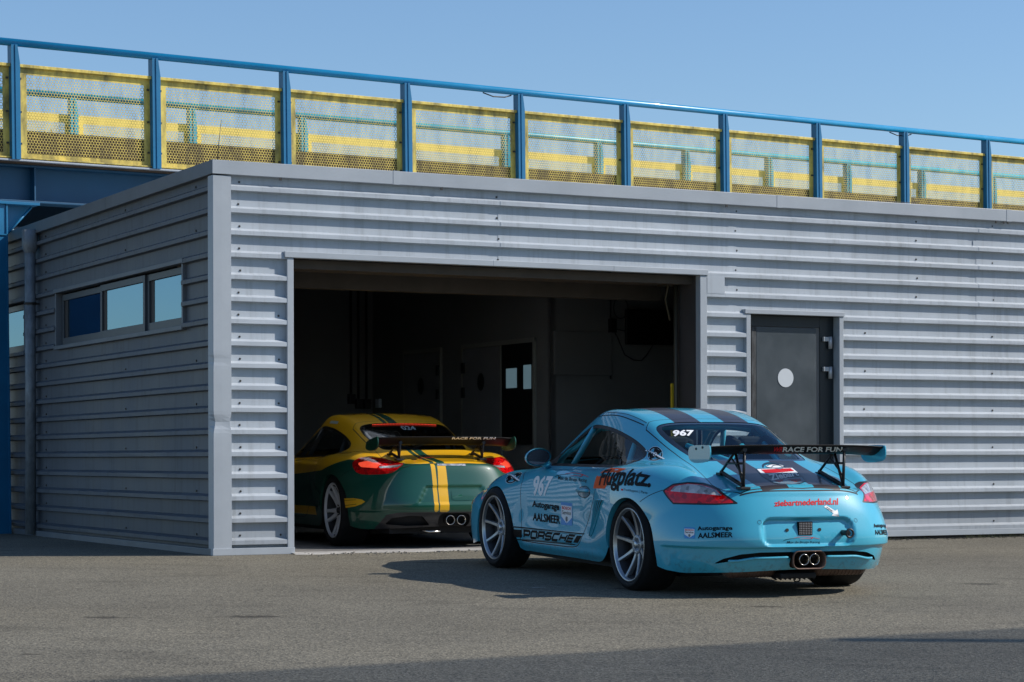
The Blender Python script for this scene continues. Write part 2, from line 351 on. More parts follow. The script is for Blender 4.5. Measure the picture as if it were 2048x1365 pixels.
mb = MB(); mb.box(6.31, 14, -.02, .05, -.1, .03); mb.build('plinth', mat('dark_plinth', (.04, .038, .036), .9, var=.4), gar)
# doorway
mb = MB()
mb.bbox(.610, .668, -.05, .03, .058, 2.495, .003); mb.bbox(4.712, 4.786, -.05, .03, .058, 2.495, .003)
mb.bbox(.585, 2.55, -.062, .02, 2.497, 2.548, .004); mb.bbox(2.55, 3.78, -.0615, .02, 2.4975, 2.5485, .004); mb.bbox(3.78, 4.795, -.0625, .02, 2.4965, 2.5475, .004)
mb.build('doorway_trim', M['steel_trim'], gar)
M['inwall'] = mat('garage_inside_wall', (.15, .145, .138), .8, var=.12, vscale=1)
M['inframe'] = mat('dark_column', (.060, .052, .050), .6, var=.1)
mb = MB()
MB().box(4.712, 4.76, .032, .36, 0, 2.497).build('door_column', M['inframe'], gar); MB().box(.62, .668, .032, .36, 0, 2.497).build('door_column', M['inframe'], gar)
mb = MB(); mb.box(.03, 4.9, .95, 1.08, 2.33, 2.56); mb.box(.66, 4.72, .10, .20, 2.42, 2.497); mb.box(.66, 4.72, .25, .62, 2.44, 2.49)
mb.build('ceiling_beam', mat('beam', (.075, .058, .045), .7, var=.2), gar)
mb = MB()
t_ = .10
mb.box(-.0+t_, t_+.03, .06, 7.9, 0, 1.9); mb.box(-.0+t_, t_+.03, .06, 7.9, 2.55, 3.05); mb.box(-.0+t_, t_+.03, .06, .7, 1.9, 2.55); mb.box(t_, t_+.03, 4.75, 7.9, 1.9, 2.55); mb.box(t_, 4.905, 7.876, 7.93, 0, 3.05); mb.box(4.905, 4.96, 3.207, 7.93, 0, 3.05); mb.box(4.905, 9.0, 3.207, 3.26, 0, 3.05)
mb.box(4.79, 9.0, .06, .10, 0, 3.05); mb.box(9.0, 9.05, .06, 3.26, 0, 3.05); ring_box(mb, .03, 9.0, .08, 7.9, 3.02, 3.06)
mb.box(.12, .62, .03, .08, 0, 3.05); mb.box(.60, 4.80, .03, .08, 2.51, 3.05)
mb.build('partition_wall', M['inwall'], gar)
# inside details
M['indoor'] = mat('inside_door_paint', (.17, .165, .17), .5, var=.08); M['inpale'] = mat('inside_pale_trim', (.20, .195, .17), .6)
M['inblack'] = mat('inside_black', (.004, .004, .004), .5)
for (s0, s1, sg) in ((5.90, 6.86, 6.39), (4.35, 5.27, 4.80)):
    mb = MB(); mb.bbox(4.872, 4.902, s0, s1, .004, 2.045, .004); d = mb.build('inside_door', M['indoor'], gar)
    mb = MB(); mb.lathe([(0, 0), (.085, 0), (.085, .004), (0, .004)], 24, axis='x'); 
    mb.v = [(4.868-.004+v[2]*0, sg+v[0], 1.66+v[1]) for v in mb.v]; mb.v = mb.v
    mb = MB(); mb.add([(4.869, sg+.085*math.cos(rad(a)), 1.66+.1*math.sin(rad(a))) for a in range(0, 360, 15)], [tuple(range(24))]); mb.build('round_sign', M['inblack'], d)
    for z in (1.55, 1.83): MB().bbox(4.85, 4.874, s0-.02 if sg > 5 else s1-.06, s0+.04 if sg > 5 else s1, z-.06, z+.06, .003).build('hinge', M['inblack'], d)
mb = MB()
for s0, s1 in ((5.86, 5.895), (6.865, 6.9), (5.275, 5.31), (4.31, 4.345), (3.53, 3.57)): mb.bbox(4.87, 4.904, s0, s1, .004, 2.10, .003)
for s0, s1 in ((5.86, 6.9), (3.53, 5.31)): mb.bbox(4.869, 4.903, s0, s1, 2.05, 2.10, .003)
mb.build('inside_door_frame', M['inpale'], gar)
mb = MB(); mb.box(4.88, 4.903, 3.57, 4.31, .95, 2.05); pn = mb.build('inside_window', M['inblack'], gar)
m_, t2, b2, N2, L2 = nt('daylit_frosted_pane'); setp(b2, rough=.4, emis=.22); b2.inputs['Emission Color'].default_value = (.32, .52, .62, 1); b2.inputs['Base Color'].default_value = (.1, .15, .18, 1)
for s0, s1, z0, z1 in ((3.945, 4.19, 1.57, 1.785), (3.61, 3.78, 1.55, 1.81)):
    mb = MB(); mb.box(4.874, 4.8795, s0, s1, z0, z1); mb.build('pane', m_, pn)
mb = MB(); mb.bbox(4.93, 5.63, 3.17, 3.205, 1.686, 2.149, .004); mb.build('inside_board', mat('inside_board', (.13, .125, .12), .6), gar)
mb = MB(); mb.bbox(4.905, 5.45, 3.165, 3.20, 0, 3.0, .004); 
tv = thing('television', 'black flat television hanging on the inside wall of the dark garage', 'television', G(6.08, 3.06, 2.21), GA+rad(-8))
mb = MB(); mb.bbox(-.32, .32, -.03, .02, -.19, .19, .006); mb.build('screen', mat('tv_screen', (.002, .002, .002), .35), tv)
mb = MB(); mb.bbox(-.06, .06, .02, .14, -.1, .1, .006); mb.build('wall_bracket', M['black'], tv)
mb = MB()
mb.tube([(5.624, 3.185, 2.9), (5.622, 3.185, 2.3), (5.621, 3.185, 1.65)], .008, 6)
mb.tube([(5.635, 3.18, 2.206), (5.66, 3.17, 2.19), (5.78, 3.15, 2.17), (5.898, 3.12, 2.189)], .006, 6)
mb.tube([(5.64, 3.18, 2.2), (5.70, 3.17, 2.1), (5.79, 3.17, 1.915), (5.90, 3.17, 1.86), (6.0, 3.17, 1.855), (6.07, 3.17, 1.92), (6.12, 3.12, 2.03)], .006, 6)
mb.tube([(5.74+.09*math.cos(rad(a)), 3.17, 2.42+.12*math.sin(rad(a))) for a in range(0, 361, 30)], .006, 6)
mb.bbox(5.60, 5.67, 3.13, 3.20, 2.15, 2.30, .004)
mb.build('cables', M['inblack'], gar)
mb = MB()
for t, z0 in ((4.808, 1.5), (4.70, 1.5), (4.60, 1.56)): mb.tube([(t, 7.85, 2.9), (t, 7.85, z0)], .016, 8); mb.bbox(t-.04, t+.04, 7.80, 7.875, z0-.08, z0+.04, .004)
mb.build('cable_conduit', M['inblack'], gar)
mb = MB(); mb.bbox(4.86, 4.904, 7.60, 7.70, 1.43, 1.54, .004); 
mb.build('light_switch', mat('switch_box', (.5, .55, .6), .5), gar)
# door track hardware inside the right jamb
mb = MB(); mb.tube([(4.66, .30, 2.45), (4.66, .30, .1)], .02, 8); mb.tube([(4.6, .32, 2.46), (4.64, .45, 2.30), (4.66, .40, 2.1)], .012, 6); mb.bbox(4.58, 4.70, .3, .5, 2.42, 2.46, .003)
mb.build('door_track', mat('track', (.09, .075, .05), .5, .6), gar)
tag(MB().bbox(4.66, 4.70, .0, .028, 0, 1.50, .004).build('yellow_post', mat('yellow_guard', (.62, .42, .02), .5)), 'narrow yellow post behind the right side of the open garage doorway', 'post')
o = bpy.data.objects['yellow_post']; o.location = G(0, .37, .004); o.rotation_euler = (0, 0, GA)
# service door in the front wall
dr = thing('service_door', None, None, (0, 0, 0), 0, parent=gar)
mb = MB(); mb.bbox(5.224, 5.272, -.048, .10, .058, 2.152, .003); mb.bbox(6.290, 6.338, -.048, .10, .058, 2.152, .003); mb.bbox(5.205, 6.345, -.058, .02, 2.154, 2.196, .003)
mb.build('door_trim', M['steel_trim'], dr)
M['hingem'] = mat('zinc_hinge', (.42, .43, .44), .4, .3)
M['doorp'] = mat('door_paint', (.050, .062, .071), .38, var=.22, vscale=2.2, rvar=.12, bump=.02, bscale=8); M['doorfr'] = mat('door_frame_paint', (.012, .018, .022), .4, var=.1)
mb = MB(); mb.box(5.272, 6.29, .09, .12, .03, 2.154); mb.bbox(5.272, 5.335, .05, .10, .03, 2.154, .003); mb.bbox(6.13, 6.29, .05, .10, .03, 2.154, .003); mb.bbox(5.335, 6.13, .05, .10, 2.045, 2.154, .003)
mb.build('door_frame', M['doorfr'], dr)
mb = MB(); mb.bbox(5.395, 6.085, .045, .088, .06, 2.038, .004); mb.build('door_leaf', M['doorp'], dr)
mb = MB(); mb.bbox(5.340, 5.390, .040, .088, .06, 2.04, .003); mb.build('door_seal', mat('worn_seal', (.035, .038, .04), .7, var=.9, vscale=30, stretch=(1, 1, .3)), dr)
mb = MB(); mb.lathe([(0, 0), (.089, 0), (.089, .004), (0, .004)], 40, smooth=False); mb.v = [(5.727+v[0], .0405+v[1], 1.56+v[2]*1.0) for v in mb.v]; mb.build('round_sticker', mat('pale_sticker', (.55, .58, .60), .6), dr)
for z in (1.917, 1.629):
    mb = MB(); mb.bbox(6.155, 6.225, .018, .046, z+.0, z+.042, .003)
    mb.lathe([(0, -.07), (.019, -.07), (.019, .045), (0, .045)], 20, M=Matrix.Translation((6.232, .022, z))@Matrix.Rotation(rad(90), 4, 'X')); mb.build('hinge', M['hingem'], dr)
mb = MB(); mb.bbox(5.425, 5.465, .02, .046, .94, 1.10, .004); mb.tube([(5.445, .03, 1.02), (5.445, -.03, 1.02), (5.56, -.03, 1.02)], .010, 10); mb.build('handle', M['chrome'], dr)
# side window band: three lights, the middle one sliding
def side_window(s0, s1, lights, y_in=.0, curtain=True):
    wn = thing('side_window', None, None, parent=gar); z0, z1 = SW[2], SW[3]
    mb = MB(); mb.bbox(-.034, .06, s0-.012, s0+.025, z0-.01, z1, .003); mb.bbox(-.034, .06, s1-.03, s1+.012, z0-.01, z1, .003)
    mb.bbox(-.052, .06, s0-.05, s1+.012, z1-.012, z1+.028, .004); mb.bbox(-.050, .06, s0-.02, s1+.012, z0-.03, z0+.008, .004)
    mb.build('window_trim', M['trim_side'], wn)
    MW = mat('window_frame', (.055, .066, .078), .45, .2, var=.1)
    for k, (a, b, d) in enumerate(lights):
        mb = MB(); x0, x1 = d, d+.04; w = .055
        mb.bbox(x0, x1, a, a+w, z0+.01, z1-.03, .003); mb.bbox(x0, x1, b-w, b, z0+.01, z1-.03, .003)
        mb.bbox(x0, x1, a+w, b-w, z1-.03-w*1.1, z1-.03, .003); mb.bbox(x0, x1, a+w, b-w, z0+.01, z0+.02+w*1.2, .003)
        fo = mb.build('window_sash', MW, wn)
        mb = MB(); mb.box(x0+.018, x0+.022, a+w, b-w-.11, z0+.02+w, z1-.03-w); mb.build('pane', M['winglass'], fo)
        MB().box(x0+.016, x0+.024, b-w-.11, b-w, z0+.02+w, z1-.03-w).build('edge_seal', M['sealm'], fo)
    if curtain:
        mb = MB(); mb.box(.14, .15, s1-1.05, s1-.45, z0, z1-.05); mb.build('curtain', mat('curtain', (.35, .36, .36), .9), wn)
    mb = MB(); mb.box(.30, .32, s0, s1, z0-.3, z1+.2); mb.build('dark_room_sheet', mat('room_dark', (.03, .035, .04), .9), wn)  # dark sheet standing in for the unlit room behind the panes
    return wn
M['sealm'] = mat('brown_edge', (.02, .014, .012), .6)
M['winglass'] = glass('window_glass', (.25, .3, .33), (.29, .47, .60), base=.60)
side_window(.765, 4.70, ((.78, 1.86, .01), (1.86, 3.22, -.012), (3.20, 4.64, .02)), True)
side_window(5.88, 8.3, ((5.92, 7.1, .01), (7.1, 8.26, .02)), curtain=False)
# downpipe with hopper
mb = MB(); DP = mat('zinc_pipe', (.19, .21, .225), .5, .2, var=.35, vscale=14, bump=.05, bscale=20, stretch=(1, 1, .5))
mb.tube([(-.095, 5.42, 3.02), (-.095, 5.42, .015)], .056, 20); dpp = mb.build('downpipe', DP, gar)
mb = MB(); mb.lathe([(.058, 2.96), (.072, 2.99), (.085, 3.02), (.085, 3.20), (.078, 3.20), (.078, 3.03)], 20, axis='z'); mb.v = [(v[0]-.095, v[1]+5.42, v[2]) for v in mb.v]; mb.build('hopper', DP, dpp)
mb = MB(); mb.lathe([(.058, 2.42), (.066, 2.42), (.066, 2.445), (.058, 2.445)], 20, axis='z'); mb.v = [(v[0]-.095, v[1]+5.42, v[2]) for v in mb.v]; mb.bbox(-.05, .0, 5.41, 5.43, 2.42, 2.44, .002); mb.build('pipe_bracket', M['bolt'], dpp)
mb = MB(); mb.tube([(.0, -.03, 3.27), (.012, -.03, 3.42), (.035, -.03, 3.62)], [.004, .0035, .002], 6); mb.build('roof_wire', M['bolt'], gar)
for P_ in ([(.55, .0, 3.275), (.75, -.01, 3.287), (1.0, .0, 3.276)], [(6.7, .0, 3.275), (6.85, -.01, 3.30), (7.1, -.01, 3.295), (7.3, .0, 3.31)]): MB().tube(P_, .003, 5).build('loose_wire', M['bolt'], gar)
# ---------------------------------------------------------------- footbridge behind
BB = Vector((-5.317, 23.79, 0)); BA = rad(34.3)
br = thing('footbridge', 'blue steel bridge with yellow perforated side panels behind the garage', 'bridge', BB, BA)
br.rotation_euler = Matrix.Rotation(BA, 4, 'Z').to_euler(); br.rotation_euler[1] = -.0100
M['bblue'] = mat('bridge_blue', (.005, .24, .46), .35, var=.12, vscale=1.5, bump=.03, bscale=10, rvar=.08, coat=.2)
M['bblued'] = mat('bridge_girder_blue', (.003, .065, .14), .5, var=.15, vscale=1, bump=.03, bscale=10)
def yellow_mat():
    m, t, b, N, L = nt('dirty_yellow_panel'); tc = N.new('ShaderNodeTexCoord')
    n = N.new('ShaderNodeTexNoise'); n.inputs['Scale'].default_value = 5; n.inputs['Detail'].default_value = 8; n.inputs['Roughness'].default_value = .7
    mp = N.new('ShaderNodeMapping'); mp.inputs['Scale'].default_value = (1.5, 1, .55); L.new(tc.outputs['Object'], mp.inputs[0])
    oi = N.new('ShaderNodeObjectInfo'); sc_ = N.new('ShaderNodeVectorMath'); sc_.operation = 'SCALE'; sc_.inputs[0].default_value = (37, 11, 23); L.new(oi.outputs['Random'], sc_.inputs['Scale']); L.new(sc_.outputs[0], mp.inputs['Location']); L.new(mp.outputs[0], n.inputs['Vector'])
    r = N.new('ShaderNodeValToRGB'); r.color_ramp.elements[0].position = .40; r.color_ramp.elements[0].color = (.70, .53, .10, 1); r.color_ramp.elements[1].position = .68; r.color_ramp.elements[1].color = (.17, .14, .04, 1)
    L.new(n.outputs['Fac'], r.inputs[0]); L.new(r.outputs[0], b.inputs['Base Color']); setp(b, rough=.5); return m
M['yel'] = yellow_mat()
M['postblue'] = mat('shaded_post_blue', (.003, .13, .27), .4, var=.15, vscale=2)  # posts' shade put into a darker blue than the handrail
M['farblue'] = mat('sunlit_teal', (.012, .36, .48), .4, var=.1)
M['yelfar'] = mat('sunlit_yellow_panel', (.88, .66, .14), .5, var=.08)  # sunlight on the far panels put into a brighter yellow
SP, NP = 1.648, 12
def panel_mesh(w=SP-.085, h=1.012):
    """perforated sheet: honeycomb of round holes inside a plain margin, flanged edges"""
    mb = MB(); px = .0335; r = .0146; pz = px*.866; mx, mz = .062, .062
    nx = int((w-2*mx)/px); nz = int((h-2*mz-.03)/pz); ox = (w-nx*px)/2
    K = 12
    for j in range(nz):
        for i in range(nx-(j % 2)):
            cx = ox+px*(i+.5+(.5 if j % 2 else 0)); cz = mz+pz*(j+.5)
            outer = []
            for k in range(K):
                a = 2*math.pi*k/K+math.pi/2; sec = (k % 2 == 0)
                R = px/2/math.cos(math.pi/6) if sec else px/2
                outer.append((cx+R*math.cos(a), 0, cz+R*math.sin(a)))
            inner = [(cx+r*math.cos(2*math.pi*k/K+math.pi/2), 0, cz+r*math.sin(2*math.pi*k/K+math.pi/2)) for k in range(K)]
            mb.add(outer+inner, [(k, (k+1) % K, K+(k+1) % K, K+k) for k in range(K)])
    zt = mz+pz*nz; e = .004
    mb.box(0, w, -.0015, .0015, 0, mz-pz*.16); mb.box(0, w, -.0015, .0015, zt+pz*.16, h)
    mb.box(0, ox+px*.45, -.0012, .0012, mz-pz*.16, zt+pz*.16); mb.box(w-ox-px*.45, w, -.0012, .0012, mz-pz*.16, zt+pz*.16)
    mb.bbox(0, w, -.045, .0, h-.034, h, .004); mb.bbox(0, w, -.04, .0, -.004, .012, .003)
    mb.box(0, .004, 0, .05, 0, h); mb.box(w-.004, w, 0, .05, 0, h)
    return mb
PB, PT, RT = 4.044, 5.056, 5.324
def rail_post():
    mb = MB(); mb.box(-.05, -.008, -.075, .03, PB-.02, RT-.07); mb.box(-.0085, .016, -.085, -.06, PB-.02, RT-.07)
    mb.add([(.016, -.078, PB-.02), (.048, -.078, PB-.02), (.048, -.078, PT-.0), (.020, -.078, RT-.07), (.016, -.078, RT-.07), (.016, -.02, PB-.02), (.048, -.02, PB-.02), (.048, -.02, PT), (.020, -.02, RT-.07), (.016, -.02, RT-.07)],
           [(0, 1, 2, 3, 4), (5, 6, 7, 8, 9), (1, 2, 7, 6), (2, 3, 8, 7), (0, 1, 6, 5), (3, 4, 9, 8)])
    for z in (PB+.16, PB+.5, PB+.86):
        for x in (-.075, .075): mb.box(x-.012, x+.012, -.018, .0, z-.010, z+.010, 1)
    return mb
def railing(y, a_first, k0, k1, spacing, dz, far):
    """posts k0..k1 with a panel in every bay; flip mirrors it to face the other way"""
    root = thing('railing', None, None, (a_first, y, dz), 0, parent=br)
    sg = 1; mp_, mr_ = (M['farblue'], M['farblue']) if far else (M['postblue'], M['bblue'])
    mb = MB(); L_ = (k1+.6)*spacing
    mb.tube([((k0-.6)*spacing*sg, -.03, RT-.041), (((k1+.6)*spacing)*sg, -.03, RT-.041)], .041, 20); mb.build('handrail', mr_, root)
    p0 = None; q0 = None
    for k in range(k0, k1+1):
        if p0 is None: p0 = rail_post().build('rail_post', [mp_, M['bolt']], root); o = p0
        else: o = p0.copy(); COL.objects.link(o); o.parent = root
        o.location = (k*spacing*sg, 0, 0)
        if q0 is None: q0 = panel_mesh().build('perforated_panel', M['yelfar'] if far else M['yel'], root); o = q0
        else: o = q0.copy(); COL.objects.link(o); o.parent = root
        o.location = (k*spacing+.055, .012 if far else 0, PB)
        if far: o.scale = (1, -1, 1)
    return root
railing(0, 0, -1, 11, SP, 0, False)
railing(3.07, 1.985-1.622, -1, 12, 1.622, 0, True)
mb = MB(); mb.box(-3, 21, .02, .16, 4.00, 4.354); mb.box(-3, 21, 2.90, 3.04, 4.00, 4.354); mb.box(-3, 21, .16, 2.9, 4.02, 4.2)
mb.build('deck', mat('deck_timber', (.075, .05, .03), .9, var=.5, vscale=6, stretch=(1, 1, 8)), br)
mb = MB(); mb.bbox(-3, 21, -.05, .30, 4.012, 4.03, .003); mb.build('deck_edge_plate', M['steel_trim'], br)
for y in (.26, 2.8):
    mb = MB()
    mb.box(-3, 21, y-.007, y+.007, 3.61, 3.979); mb.bbox(-3, 21, y-.14, y+.14, 3.589, 3.611, .003); mb.bbox(-3, 21, y-.14, y+.14, 3.975, 3.997, .003)
    for k in range(-1, 9): mb.box(.28+k*2.6, .295+k*2.6, y-.13, y+.13, 3.61, 3.976)
    mb.build('girder', M['bblued'], br)
mb = MB()
a0, a1, y0, y1 = -.86, -.040, .10, .44      # H-section column under the girder
mb.bbox(a1-.018, a1, y0, y1, .0, 3.555, .002); mb.bbox(a0, a0+.018, y0, y1, .0, 3.555, .002); mb.box(a0+.018, a1-.018, y0+.015, y0+.029, 0, 3.555)
mb.box(a0, a1, y0, y1, 3.22, 3.235); mb.bbox(a0-.35, a1+.36, y0-.02, y1, 3.557, 3.588, .003)
mb.add([(a1, y0+.15, 3.20), (a1, y0+.15, 3.555), (a1+.33, y0+.15, 3.555), (a1, y0+.165, 3.20), (a1, y0+.165, 3.555), (a1+.33, y0+.165, 3.555)], [(0, 1, 2), (3, 4, 5), (0, 2, 5, 3), (0, 1, 4, 3), (1, 2, 5, 4)])
mb.tube([(a1, y0+.08, 3.22), (a1+.30, y0+.08, 3.545)], .014, 6)
cl = mb.build('column', M['postblue'], br)
for a in (6.05, 12.9): MB().tube([(a, -.03, RT-.09), (a+.15, -.03, RT-.125), (a+.32, -.03, RT-.12), (a+.42, -.03, RT-.09)], .008, 6).build('rail_cable', M['black'], br)
# ---------------------------------------------------------------- unseen slatted screen, added right of the camera to half-shade the foreground
ob = thing('added_shade_screen', 'unseen grey slatted screen added to half-shade the foreground', 'screen', (8.75, 9.2, -.3), rad(30.6))
mb = MB()
for k in range(160): mb.box(0, 26, -.002, .002, .3+k*.05+.028, .3+k*.05+.05)
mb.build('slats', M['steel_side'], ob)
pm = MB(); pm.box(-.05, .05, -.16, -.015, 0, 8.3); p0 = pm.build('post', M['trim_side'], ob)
for k in range(1, 7):
    c_ = p0.copy(); COL.objects.link(c_); c_.parent = ob; c_.location = (k*4.3, 0, 0)
# ---------------------------------------------------------------- tree seen under the bridge
def tree(loc, H, seed, label):
    r = random.Random(seed); t = thing('bare_tree', label, 'tree', loc)
    mb = MB(); ends = []
    def grow(p, d, L, rr, dep):
        q = p+d*L; mb.tube([p, (p+q)/2+Vector((r.uniform(-.05, .05), r.uniform(-.05, .05), 0))*L, q], [rr, rr*.85, rr*.7], 6 if dep < 2 else 4, caps=False)
        if dep == 5: ends.append(q); return
        for k in range(3 if dep else 5):
            a = Vector((r.uniform(-1, 1), r.uniform(-1, 1), r.uniform(-.1, .9))).normalized()
            grow(q, (d*.8+a*.75).normalized(), L*r.uniform(.62, .8), rr*.62, dep+1)
        if dep > 2: ends.append(q)
    grow(Vector((0, 0, 0)), Vector((0, 0, 1)), H*.28, H*.018, 0)
    mb.build('trunk', mat('pale_bark', (.22, .17, .12), .9, var=.3), t)
    mb = MB()
    for e in ends:
        for k in range(3):
            c = e+Vector((r.gauss(0, .25), r.gauss(0, .25), r.gauss(0, .25))); a = Vector((r.uniform(-1, 1), r.uniform(-1, 1), r.uniform(-1, 1))).normalized()*.07; b = a.cross(Vector((r.random(), r.random(), 1))).normalized()*.05
            mb.add([c-a-b, c+a-b, c+a+b, c-a+b], [(0, 1, 2, 3)])
    mb.build('crown', mat('budding_leaves', (.20, .18, .10), .8, var=.4), t)
tree((-12.6, 58, 0), 11, 4, 'leafless pale tree glimpsed beneath the bridge above the garage roof')

# ---------------------------------------------------------------- surface tools
def bmat(m, ts, mirror0):
    """uniform cubic B-spline basis; ts in [0,m-1]; returns matrix (len(ts), m) with linear phantom ends;
    if mirror0, start phantom handled by caller (returns extra column for index -1)"""
    M = np.zeros((len(ts), m + 2))
    for r, t in enumerate(ts):
        i = min(int(t), m - 2); u = t - i
        b = [(1-u)**3/6, (3*u**3-6*u*u+4)/6, (-3*u**3+3*u*u+3*u+1)/6, u**3/6]
        for k in range(4): M[r, i + k] += b[k]
    A = np.zeros((len(ts), m))
    A[:, :] = M[:, 1:m+1]
    A[:, m-1] += 2*M[:, m+1]; A[:, m-2] -= M[:, m+1]
    if not mirror0:
        A[:, 0] += 2*M[:, 0]; A[:, 1] -= M[:, 0]
        return A, None
    return A, M[:, 0]
def surf(D, us, vs, comp=0.8):
    m, n, _ = D.shape
    def ev(G, us, vs):
        A, _ = bmat(m, us, False)
        B, ph = bmat(n, vs, True)
        T = np.einsum('ai,ijk->ajk', A, G)
        S = np.einsum('bj,ajk->abk', B, T)
        mir = T[:, 1, :].copy(); mir[:, 1] *= -1
        return S + ph[None, :, None]*mir[:, None, :]
    G = D.copy()
    nu, nv = np.arange(m, dtype=float), np.arange(n, dtype=float)
    for it in range(2):
        G = G + comp*(D - ev(G, nu, nv)); G[:, 0, 1] = 0
    return ev(G, us, vs)
class Sheet:
    """polygon soup with shared vertices, analytic normals kept through cuts"""
    def __init__(s, V, N, F): s.V = V; s.N = N; s.F = F
    def split(s, fv, edges=None):
        """split by per-vertex values fv; returns (inside fv<0, outside); appends boundary edges (vertex ids) to edges"""
        V = [s.V]; N = [s.N]; nv = len(s.V); newV = []; newN = []; cache = {}
        ins, outs = [], []
        neg = fv < 0
        for f in s.F:
            ng = [neg[i] for i in f]
            if all(ng): ins.append(f); continue
            if not any(ng): outs.append(f); continue
            a, b, cut = [], [], []
            L = len(f)
            for k in range(L):
                i, j = f[k], f[(k+1) % L]
                (a if neg[i] else b).append(i)
                if neg[i] != neg[j]:
                    key = (i, j) if i < j else (j, i)
                    if key not in cache:
                        t = fv[key[0]]/(fv[key[0]]-fv[key[1]]); t = min(max(t, .001), .999)
                        newV.append(s.V[key[0]]*(1-t)+s.V[key[1]]*t)
                        nn = s.N[key[0]]*(1-t)+s.N[key[1]]*t
                        newN.append(nn/np.linalg.norm(nn)); cache[key] = nv+len(newV)-1
                    c = cache[key]; a.append(c); b.append(c); cut.append(c)
            if len(a) > 2: ins.append(tuple(a))
            if len(b) > 2: outs.append(tuple(b))
            if edges is not None and len(cut) == 2: edges.append(tuple(cut))
        if newV:
            VV = np.vstack([s.V, np.array(newV)]); NN = np.vstack([s.N, np.array(newN)])
        else: VV, NN = s.V, s.N
        return Sheet(VV, NN, ins), Sheet(VV, NN, outs)
    def join(s, o):   # same vertex array lineage is not required
        n = len(s.V)
        return Sheet(np.vstack([s.V, o.V]), np.vstack([s.N, o.N]), list(s.F)+[tuple(i+n for i in f) for f in o.F])
    def compact(s):
        used = sorted({i for f in s.F for i in f}); mp = {o: k for k, o in enumerate(used)}
        return Sheet(s.V[used], s.N[used], [tuple(mp[i] for i in f) for f in s.F])
def poly_sdf(P, pts):
    """signed distance of points P (n,2) to polygon pts; negative inside"""
    pts = np.asarray(pts, float); n = len(pts)
    d = np.full(len(P), 1e9); inside = np.zeros(len(P), bool)
    for i in range(n):
        a = pts[i]; b = pts[(i+1) % n]; e = b-a; w = P-a
        t = np.clip((w@e)/(e@e), 0, 1)
        d = np.minimum(d, np.linalg.norm(w-t[:, None]*e, axis=1))
        c = ((a[1] <= P[:, 1]) & (b[1] > P[:, 1])) | ((b[1] <= P[:, 1]) & (a[1] > P[:, 1]))
        with np.errstate(divide='ignore', invalid='ignore'):
            xi = a[0]+(P[:, 1]-a[1])*e[0]/(e[1] if e[1] != 0 else 1e-9)
        inside ^= c & (P[:, 0] < xi)
    return np.where(inside, -d, d)
def smooth_poly(pts, n=4, closed=True):
    """Catmull-Rom through the points"""
    pts = [np.array(p, float) for p in pts]; L = len(pts); out = []
    for i in range(L):
        p0, p1, p2, p3 = pts[(i-1) % L], pts[i], pts[(i+1) % L], pts[(i+2) % L]
        for k in range(n):
            t = k/n
            out.append(.5*((2*p1)+(-p0+p2)*t+(2*p0-5*p1+4*p2-p3)*t*t+(-p0+3*p1-3*p2+p3)*t**3))
    return out
def rrect(x0, x1, y0, y1, r, n=5):
    out = []
    for cx, cy, a0 in ((x1-r, y1-r, 0), (x0+r, y1-r, 90), (x0+r, y0+r, 180), (x1-r, y0+r, 270)):
        for k in range(n+1):
            a = math.radians(a0+90*k/n); out.append((cx+r*math.cos(a), cy+r*math.sin(a)))
    return out

